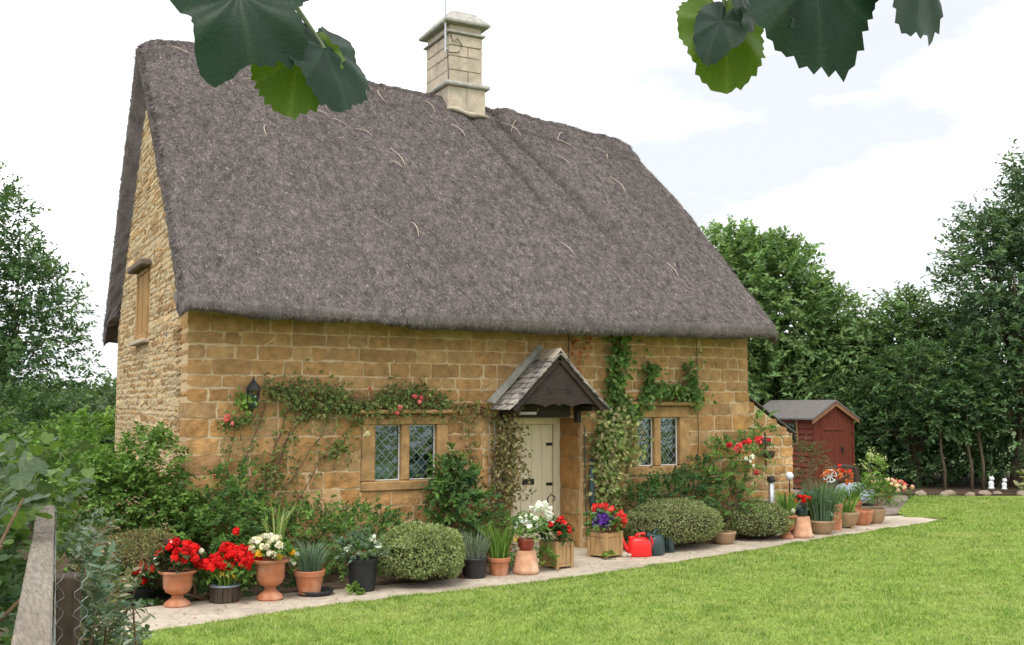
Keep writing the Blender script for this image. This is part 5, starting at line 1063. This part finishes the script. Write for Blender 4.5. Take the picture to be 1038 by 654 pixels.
tree('hedge_tree', 'dense dark hedge tree just right of the red shed', (16.7, 6.9, 0), 3, [(0, 0, 1.0, .8, .8, 1.1), (.6, -.1, 1.5, .9, .8, 1.1), (.2, .8, 2.0, .8, .8, .9)], 900, 12, .34, .1, .048, DK[1:] + [(.09, .14, .05)], 207, TG, low=-.95, var=.3)
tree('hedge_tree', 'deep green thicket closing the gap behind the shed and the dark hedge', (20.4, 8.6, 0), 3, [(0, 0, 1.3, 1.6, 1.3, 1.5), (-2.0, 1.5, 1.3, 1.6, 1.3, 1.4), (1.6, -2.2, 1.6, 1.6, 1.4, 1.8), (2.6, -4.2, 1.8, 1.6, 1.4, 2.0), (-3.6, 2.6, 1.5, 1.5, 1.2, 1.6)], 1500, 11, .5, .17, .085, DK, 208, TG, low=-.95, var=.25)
for i, (x, y, h, lb_) in enumerate([(17.75, 3.85, 1.0, 'thin bare trunk left of the white ornaments'), (18.0, 3.75, 1.2, 'thicker bare trunk just behind the white ornaments'), (17.3, 4.2, .9, 'thinnest bare trunk deep in the hedge shade')]):
    t = thing('sapling', lb_, 'tree', (x, y, 0), 'bare trunks in the hedge'); MB().tube([(x, y, -.1), (x + .03, y, h * .5), (x - .02, y + .05, h), (x + .05, y + .1, h + .9)], [.04, .032, .03, .015], 7).build('trunk', M['bark'], t, smooth=True)
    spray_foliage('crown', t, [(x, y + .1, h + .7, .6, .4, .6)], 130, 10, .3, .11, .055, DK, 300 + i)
# left side: tall tree, bushes behind the gable, wood on the far slope
tree('left_tree', 'tall dark tree at the left edge of the picture', (-1.3, 20.5, -.2), 9, [(0, 0, 4.6, 2.0, 2.0, 2.2), (-.3, 0, 6.6, 1.5, 1.5, 1.6), (1.0, -.4, 3.4, 1.3, 1.5, 1.6), (-1.5, 0, 4.5, 1.8, 1.6, 2.2), (.8, 0, 5.2, .9, .9, 1.0), (0, 0, 2.4, 1.8, 1.6, 1.5), (-.6, 0, 7.8, .7, .7, .8)], 1700, 14, .6, .15, .07, [(.065, .13, .055), (.09, .165, .065), (.125, .205, .08), (.05, .105, .045)], 210, TG, inner=.35)
bush('hedge_bush', 'pale green bush beyond the gable wall', (.2, 11.5, -.2), [(0, 0, .9, 1.0, .9, .9), (-.7, .2, .7, .9, .9, .8), (.5, .3, 1.1, .7, .7, .6)], 480, 12, .36, .11, .06, LIGHT + MID[1:], 211, zmin=-.1)
bush('hedge_bush', 'mid green bush low against the far end of the gable', (-.6, 7.2, -.1), [(0, 0, .7, .8, .8, .75), (-.7, -.3, .6, .7, .7, .7), (.4, .2, .5, .6, .6, .6)], 460, 11, .3, .085, .05, MID, 212, zmin=-.05)
bush('hedge_bush', 'dark bush under the tall left tree', (-1.2, 13.0, -.2), [(0, 0, 1.2, 1.1, 1.0, 1.2), (-.9, 0, 1.0, 1.0, 1.0, 1.1), (.6, .4, 1.3, .7, .7, .8)], 520, 12, .36, .11, .055, DK + MID[:1], 213, zmin=-.1)
bush('hedge_bush', 'dark green bush at the left frame edge above the fence', (-2.1, 4.5, 0), [(0, 0, .9, .8, .8, .9), (-.7, 0, 1.0, .8, .8, 1.0), (.5, .2, .6, .6, .6, .6)], 520, 11, .3, .08, .05, DK[1:] + MID[:2], 214, zmin=-.02)
for i, (x, y, h, rr_, lb_) in enumerate([(4.5, 52, 4.6, 3.0, 'distant dark tree nearest the gable on the far slope'), (1.5, 49, 4.4, 3.0, 'distant rounded tree in the middle of the far slope'), (-1.6, 54, 5.4, 3.2, 'distant tree on the far slope half behind the left tree'), (7.2, 57, 5.0, 3.2, 'distant tree hidden partly by the gable'), (3.0, 40, 2.2, 2.2, 'lower rounded tree in front of the distant wood')]):
    z = float(ground_z(np.array(x), np.array(float(y)))); tree('distant_tree', lb_, (x, y, z), h, [(0, 0, h * .55, rr_, rr_ * .8, h * .45), (rr_ * .5, 0, h * .4, rr_ * .7, rr_ * .6, h * .4), (-rr_ * .5, 0, h * .45, rr_ * .7, rr_ * .6, h * .4)], 420, 10, .8, .3, .17, FARG + DK[2:], 220 + i, 'distant trees', inner=.6)

# ------------------------------------------------------------------ rocky bed at the back of the lawn
ORD = 'first second third fourth fifth sixth seventh eighth ninth tenth eleventh twelfth thirteenth fourteenth fifteenth sixteenth seventeenth eighteenth nineteenth'.split()
RG = 'rocks edging the back bed'
def rock(x, y, s, lb_, seed, sq=(1, .8, .6)):
    g = np.random.default_rng(seed); d = nrm(g.normal(size=(70, 3))); S = d * np.array(sq) * s * (1 + .3 * noise3(d * 1.7 + seed))[:, None]; bm = bmesh.new(); [bm.verts.new(tuple(q)) for q in S]; bmesh.ops.convex_hull(bm, input=bm.verts); me = bpy.data.meshes.new('rock'); bm.to_mesh(me); bm.free()
    o = link_mesh('rock', me, M['rock']); o.location = (x, y, s * .25); tag(o, lb_, 'rock', RG)
bx = np.linspace(15.9, 21.2, 19); by = np.interp(bx, [15.5, 17.4, 19.6, 22], [3.75, 2.85, 1.45, .05])
for i, (x, y) in enumerate(zip(bx, by)): rock(x + rng.normal(0, .06), y + rng.normal(0, .1), rng.uniform(.07, .16), ORD[i] + ' small rock from the left along the bed at the back of the lawn', 400 + i)
sheet('back_bed', [(15.7, 3.75), (17.4, 2.8), (19.6, 1.4), (22.5, -.4), (25, 3), (20, 7), (16.3, 7)], .04, M['soil'], .2)
for k, (x, y, s, lb_) in enumerate([(17.75, 3.35, .5, 'white owl-shaped garden ornament on the left of the pair'), (17.85, 3.1, .44, 'smaller white garden ornament on the right of the pair')]):
    t = thing('garden_ornament', lb_, 'ornament', (x, y, .1), 'pair of white ornaments'); MB().lathe([(0, 0), (.13, 0), (.14, .04), (.1, .08), (.12, .2), (.115, .28), (.07, .34), (0, .36)], (x, y, .1), 16).build('body', M['china'], t, smooth=True); MB().lathe([(0, 0), (.08, .02), (.115, .09), (.1, .16), (.04, .2), (0, .2)], (x + .02, y - .02, .1 + .33), 14).build('head', M['china'], t, smooth=True)
    [MB().tube([(x + a_, y, .56), (x + b_, y, .67)], [.035, .006], 6).build('ear', M['china'], t) for a_, b_ in ((-.07, -.09), (.09, .11))]; t.scale = (s, s, s)
bush('hosta_plant', 'yellow-green leafy hosta beside the white ornaments', (18.3, 2.55, 0), [(0, 0, .2, .34, .3, .2), (.4, -.35, .2, .3, .3, .2)], 70, 7, .22, .16, .09, [(.24, .28, .1), (.18, .24, .07), (.32, .32, .16)], 66, cat='plant', fine=True, zmin=.04)
o = MB().bar((16.1, 4.8, .05), (15.7, 5.1, .62), .18, .04).build('plank', M['oldwood'], None, bevel=.006); tag(o, 'weathered plank leaning in the shade right of the shed', 'plank')

# ------------------------------------------------------------------ foreground, left: fence with netting and the plants over it
fe = thing('garden_fence', 'weathered wooden fence rail with wire netting in the left foreground', 'fence', (-1.95, -7, 0))
A = Vector((-2.11, -9.35, 1.25)); B = Vector((-1.76, -4.9, 1.25))
for k, (s, e) in enumerate([(0, .3), (.302, .52), (.522, .75), (.752, 1)]):
    p, q = A.lerp(B, s), A.lerp(B, e); MB().bar(p + Vector((0, 0, -.0 - .004 * (k % 2))), q, .1, .05).build('rail', M['oldwood'], fe, bevel=.006, jit=.002)
MB().box(-1.985, -1.85, -7.9, -7.78, 0, 1.262).build('post', M['postwood'], fe, bevel=.006)
MB().box(-1.83, -1.72, -5.2, -5.1, 0, 1.21).build('post', M['postwood'], fe, bevel=.006)
MB().box(-2.14, -2.04, -9.3, -9.2, 0, 1.21).build('post', M['postwood'], fe, bevel=.006)
def netting(nm, fpos, W, H, cell):
    V = []; ws = []; nxx, nzz = int(W / cell), int(H / (cell * .87)); mb = MB()
    for i in range(nxx + 1):
        pts = []
        for j in range(nzz * 2 + 1):
            ph = j % 4; off = (0, 0, .5, .5)[ph] * cell * (1 if i % 2 == 0 else -1); off = (.0 if ph in (0, 1) else .5) * cell * (1 if i % 2 else -1)
            pts.append(fpos(i * cell + off * .9 + random.gauss(0, .003), j * cell * .43))
        mb.tube(pts, .0011, 3, cap=False)
    return mb.build(nm, M['wire'], fe, kind='stuff')
d_ = (B - A).normalized(); sx = Vector((d_.y, -d_.x, 0))
netting('wire_netting', lambda u, v: tuple(A + d_ * u + sx * (.057 + .02 * math.sin(u * 5) * v) + Vector((0, 0, .03 - v))), 4.3, .8, .042)
netting('wire_netting', lambda u, v: (-1.99 + u, -7.915 + .012 * math.sin(u * 30), 1.275 - v), .16, .7, .04)
# broad-leaved shrub left of the fence: the large leaves singly
lb_ = thing('broadleaf_shrub', 'shrub with large round dull green leaves left of the fence', 'shrub', (-2.35, -6.8, 0))
r = np.random.default_rng(500)
mb = MB()
for k in range(10): a = Vector((-2.35 + r.normal(0, .1), -6.8 + r.normal(0, .3), 0)); e = Vector((-2.2 + r.normal(0, .25), -6.8 + r.normal(0, .6), 1.2 + .6 * r.random())); mb.tube([a, a.lerp(e, .5) + Vector((-.1, 0, .1)), e], [.02, .014, .005], 6)
mb.build('stems', M['twig'], lb_)
def big_leaf_mesh(nm, cols, R=1.0, lobed=.0, ser=.05, cup=.2, seed=0, rings=5, na=32, base=.35):
    """a heart-shaped leaf in its own x-y plane, petiole joint at the origin, tip towards +y, veins as folds"""
    g = np.random.default_rng(seed); th = np.linspace(-math.pi, math.pi, na, endpoint=False); V = [(0, base * .0 + .0, 0)]; out_r = []
    for t in th:
        a = abs(t); rr = .54 + .15 * math.cos(t) + .05 * math.cos(3 * t + lobed) + lobed * .14 * math.cos(5 * t + seed) + lobed * .3 * noise3(np.array([[math.cos(t) * 2.2 + seed, math.sin(t) * 2.2, 3.3]]))[0]
        if a > 2.5: rr *= 1 - .55 * ((a - 2.5) / .64) ** 2
        rr *= 1 + ser * (1 if int(round((t + math.pi) / (2 * math.pi) * na)) % 2 else -1) * g.uniform(.2, 1) + g.normal(0, ser * .8); out_r.append(rr)
    for k in range(1, rings + 1):
        f = k / rings
        for t, rr in zip(th, out_r):
            rad = rr * f; x = rad * math.sin(t); y = .28 * f * 0 + rad * math.cos(t) + .25 * f * 0
            vein = .035 * math.cos(t * 7) * f * (1 - .3 * f); z = -cup * rad ** 2 * .5 - .12 * y * abs(y) + vein + .14 * abs(x) * .5 + .03 * noise3(np.array([[x * 4, y * 4, seed]]))[0]
            V.append((x * R, y * R, z * R))
    F3 = [(0, 1 + i, 1 + (i + 1) % na) for i in range(na)]; F4 = [(1 + (k - 1) * na + i, 1 + k * na + i, 1 + k * na + (i + 1) % na, 1 + (k - 1) * na + (i + 1) % na) for k in range(1, rings) for i in range(na)]
    V = np.array(V); a = np.arctan2(V[:, 0], V[:, 1]); vein = np.clip(np.cos(a * 7), 0, 1) ** 10 * .8; c = np.array(cols[0])[None] * (1 - vein[:, None]) + np.array(cols[1])[None] * vein[:, None]
    me = mesh_np(nm, V, [np.array(F3), np.array(F4)], M['bigleaf'], None, c, smooth=True); md = me.data; bpy.data.objects.remove(me); return md
bl = [big_leaf_mesh('leaf', ((.06, .1, .045), (.1, .14, .07)), seed=s, na=20, rings=3, ser=.02) for s in range(3)] + [big_leaf_mesh('leaf', ((.1, .14, .09), (.16, .2, .12)), seed=s + 9, na=20, rings=3, ser=.02) for s in range(2)] + [big_leaf_mesh('leaf', ((.1, .17, .04), (.15, .21, .06)), seed=s + 19, na=20, rings=3, ser=.02) for s in range(2)]
o0 = origin(lb_)
for k in range(299):
    y_ = r.uniform(-7.1, -4.1); rx_ = -1.76 + (min(y_, -4.9) + 4.9) * .0787; p = Vector((rx_ - .1 - abs(r.normal(0, .14)), y_, .75 + .98 * r.random() ** .75))
    if p.z > 1.36: p.x += .16 * r.random()
    if y_ > -4.85: p.x += .35 * r.random()
    o = bpy.data.objects.new('leaf', bl[r.integers(len(bl))]); COL.objects.link(o); o.parent = lb_; o.location = p - Vector(o0); s = r.uniform(.055, .1); o.scale = (s, s, s)
    o.rotation_euler = (math.radians(-25 + r.normal(0, 24)) , math.radians(r.normal(0, 24)), r.uniform(0, 6.28))
spray_foliage('foliage', lb_, [(-2.12, -6.2, .75, .17, 1.0, .6), (-2.0, -4.6, .95, .35, .5, .6), (-2.4, -6.6, .8, .4, 1.3, .7), (-2.35, -5.4, .9, .35, .8, .7), (-2.3, -7.8, .6, .25, .6, .5)], 600, 8, .22, .075, .05, DK + MID[:1] + GREYG[:1], 501, inner=.3, zmin=.02, cull=lambda P: P[:, 0] < -1.86 + np.minimum(P[:, 1] + 4.9, 0) * .0787 + np.where(P[:, 1] > -4.85, .5, 0))
# grey-green honeysuckle right of the fence
hs = thing('honeysuckle', 'tangled grey-green honeysuckle growing over the right side of the fence', 'shrub', (-1.6, -5.8, 0))
mb = MB()
for k in range(26): a = Vector((-1.62 + r.normal(0, .06), -6.0 + r.normal(0, .45), 0)); e = Vector((-1.6 + r.normal(0, .1), -6.0 + r.normal(0, .55), .45 + .65 * r.random())); mb.tube([a, a.lerp(e, .5) + Vector((r.normal(0, .1), r.normal(0, .1), .12)), e, e + Vector((r.normal(0, .08), r.normal(0, .12), r.normal(0, .08)))], [.012, .008, .005, .003], 5)
mb.build('stems', M['twig'], hs)
spray_foliage('foliage', hs, [(-1.64, -6.5, .5, .13, .7, .6), (-1.62, -5.7, .62, .16, .6, .5), (-1.64, -5.1, .85, .16, .35, .32), (-1.55, -6.0, .3, .18, .6, .4)], 560, 9, .2, .055, .026, GREYG + BLUEG[:1], 502, inner=.35, zmin=.02, fine=True, cull=lambda P: P[:, 0] > -1.93 + (P[:, 1] + 8) * .078 + .09)
spray_foliage('dry_sprays', hs, [(-1.66, -5.3, 1.2, .08, .3, .08), (-1.6, -6.1, .6, .12, .5, .5)], 40, 6, .16, .045, .02, [(.3, .24, .16), (.24, .18, .1)], 503, cull=lambda P: P[:, 0] > -1.93 + (P[:, 1] + 8) * .078 + .09)

# ------------------------------------------------------------------ overhanging leaves close to the camera
def branch(nm, label, pts, leaves, seed):
    t = thing(nm, label, 'branch', pts[0], 'overhanging branches'); MB().tube(pts, [.008, .006, .005, .004][:len(pts)], 7).build('twig', M['twig'], t, smooth=True)
    for k, (j, tip, face, S, cols, pet, lob) in enumerate(leaves):
        md = big_leaf_mesh('leaf', cols, seed=seed + k, lobed=lob, ser=.035, na=72, rings=8, cup=.5); j, tip = Vector(j), Vector(tip); yv = (tip - j).normalized(); zv = Vector(face); zv = (zv - yv * zv.dot(yv)).normalized(); xv = yv.cross(zv)
        o = bpy.data.objects.new('leaf', md); COL.objects.link(o); o.parent = t; Rm = Matrix((xv, yv, zv)).transposed().to_4x4(); o.matrix_local = Matrix.Translation(j - Vector(pts[0])) @ Rm @ Matrix.Scale(S, 4)
        if pet: MB().tube([pet, (Vector(pet) + j) * .5 + Vector((0, 0, .006)), j], [.0042, .0034, .003], 6).build('petiole', M['petiole'], t)
    return t
GD = ((.013, .036, .022), (.03, .06, .036)); GL = ((.08, .14, .018), (.13, .19, .045)); GM = ((.04, .085, .03), (.075, .12, .05)); GB = ((.035, .06, .052), (.06, .085, .07))
branch('leafy_branch', 'overhanging twig with two broad dark leaves at the upper left', [(-2.10, -10.66, 2.62), (-1.97, -10.83, 2.5), (-1.86, -10.92, 2.5), (-1.7, -11.0, 2.53)],
       [((-1.99, -10.89, 2.425), (-1.975, -10.94, 2.29), (-.35, -1, .5), .15, GD, (-1.97, -10.83, 2.5), .35),
        ((-1.875, -10.885, 2.375), (-1.835, -10.93, 2.275), (.35, -1, .6), .125, GD, (-1.95, -10.845, 2.49), .2),
        ((-1.905, -10.862, 2.365), (-1.912, -10.85, 2.262), (.3, 1, -.3), .11, GL, None, .1)], 600)
branch('leafy_branch', 'overhanging twig with a cluster of broad leaves at the upper right', [(-1.56, -11.0, 2.55), (-1.38, -11.16, 2.5), (-1.3, -11.26, 2.485), (-1.18, -11.4, 2.48)],
       [((-1.41, -11.14, 2.405), (-1.405, -11.16, 2.3), (-.2, -1, .3), .118, GL, (-1.4, -11.14, 2.505), .1),
        ((-1.425, -11.18, 2.44), (-1.405, -11.215, 2.375), (.3, -.8, .8), .085, GD, (-1.38, -11.16, 2.5), .1),
        ((-1.445, -11.18, 2.39), (-1.468, -11.16, 2.335), (-.9, -.7, .4), .07, GB, None, .1),
        ((-1.372, -11.27, 2.43), (-1.36, -11.29, 2.28), (-.3, -1, .2), .165, GD, (-1.33, -11.22, 2.493), .3),
        ((-1.35, -11.25, 2.42), (-1.345, -11.27, 2.31), (.2, -1, .3), .12, GB, None, .2),
        ((-1.25, -11.31, 2.455), (-1.235, -11.335, 2.37), (.2, -1, .5), .135, GD, (-1.25, -11.32, 2.482), .25),
        ((-1.52, -11.08, 2.5), (-1.52, -11.085, 2.44), (0, -1, .4), .075, GL, (-1.5, -11.06, 2.533), .1)], 620)
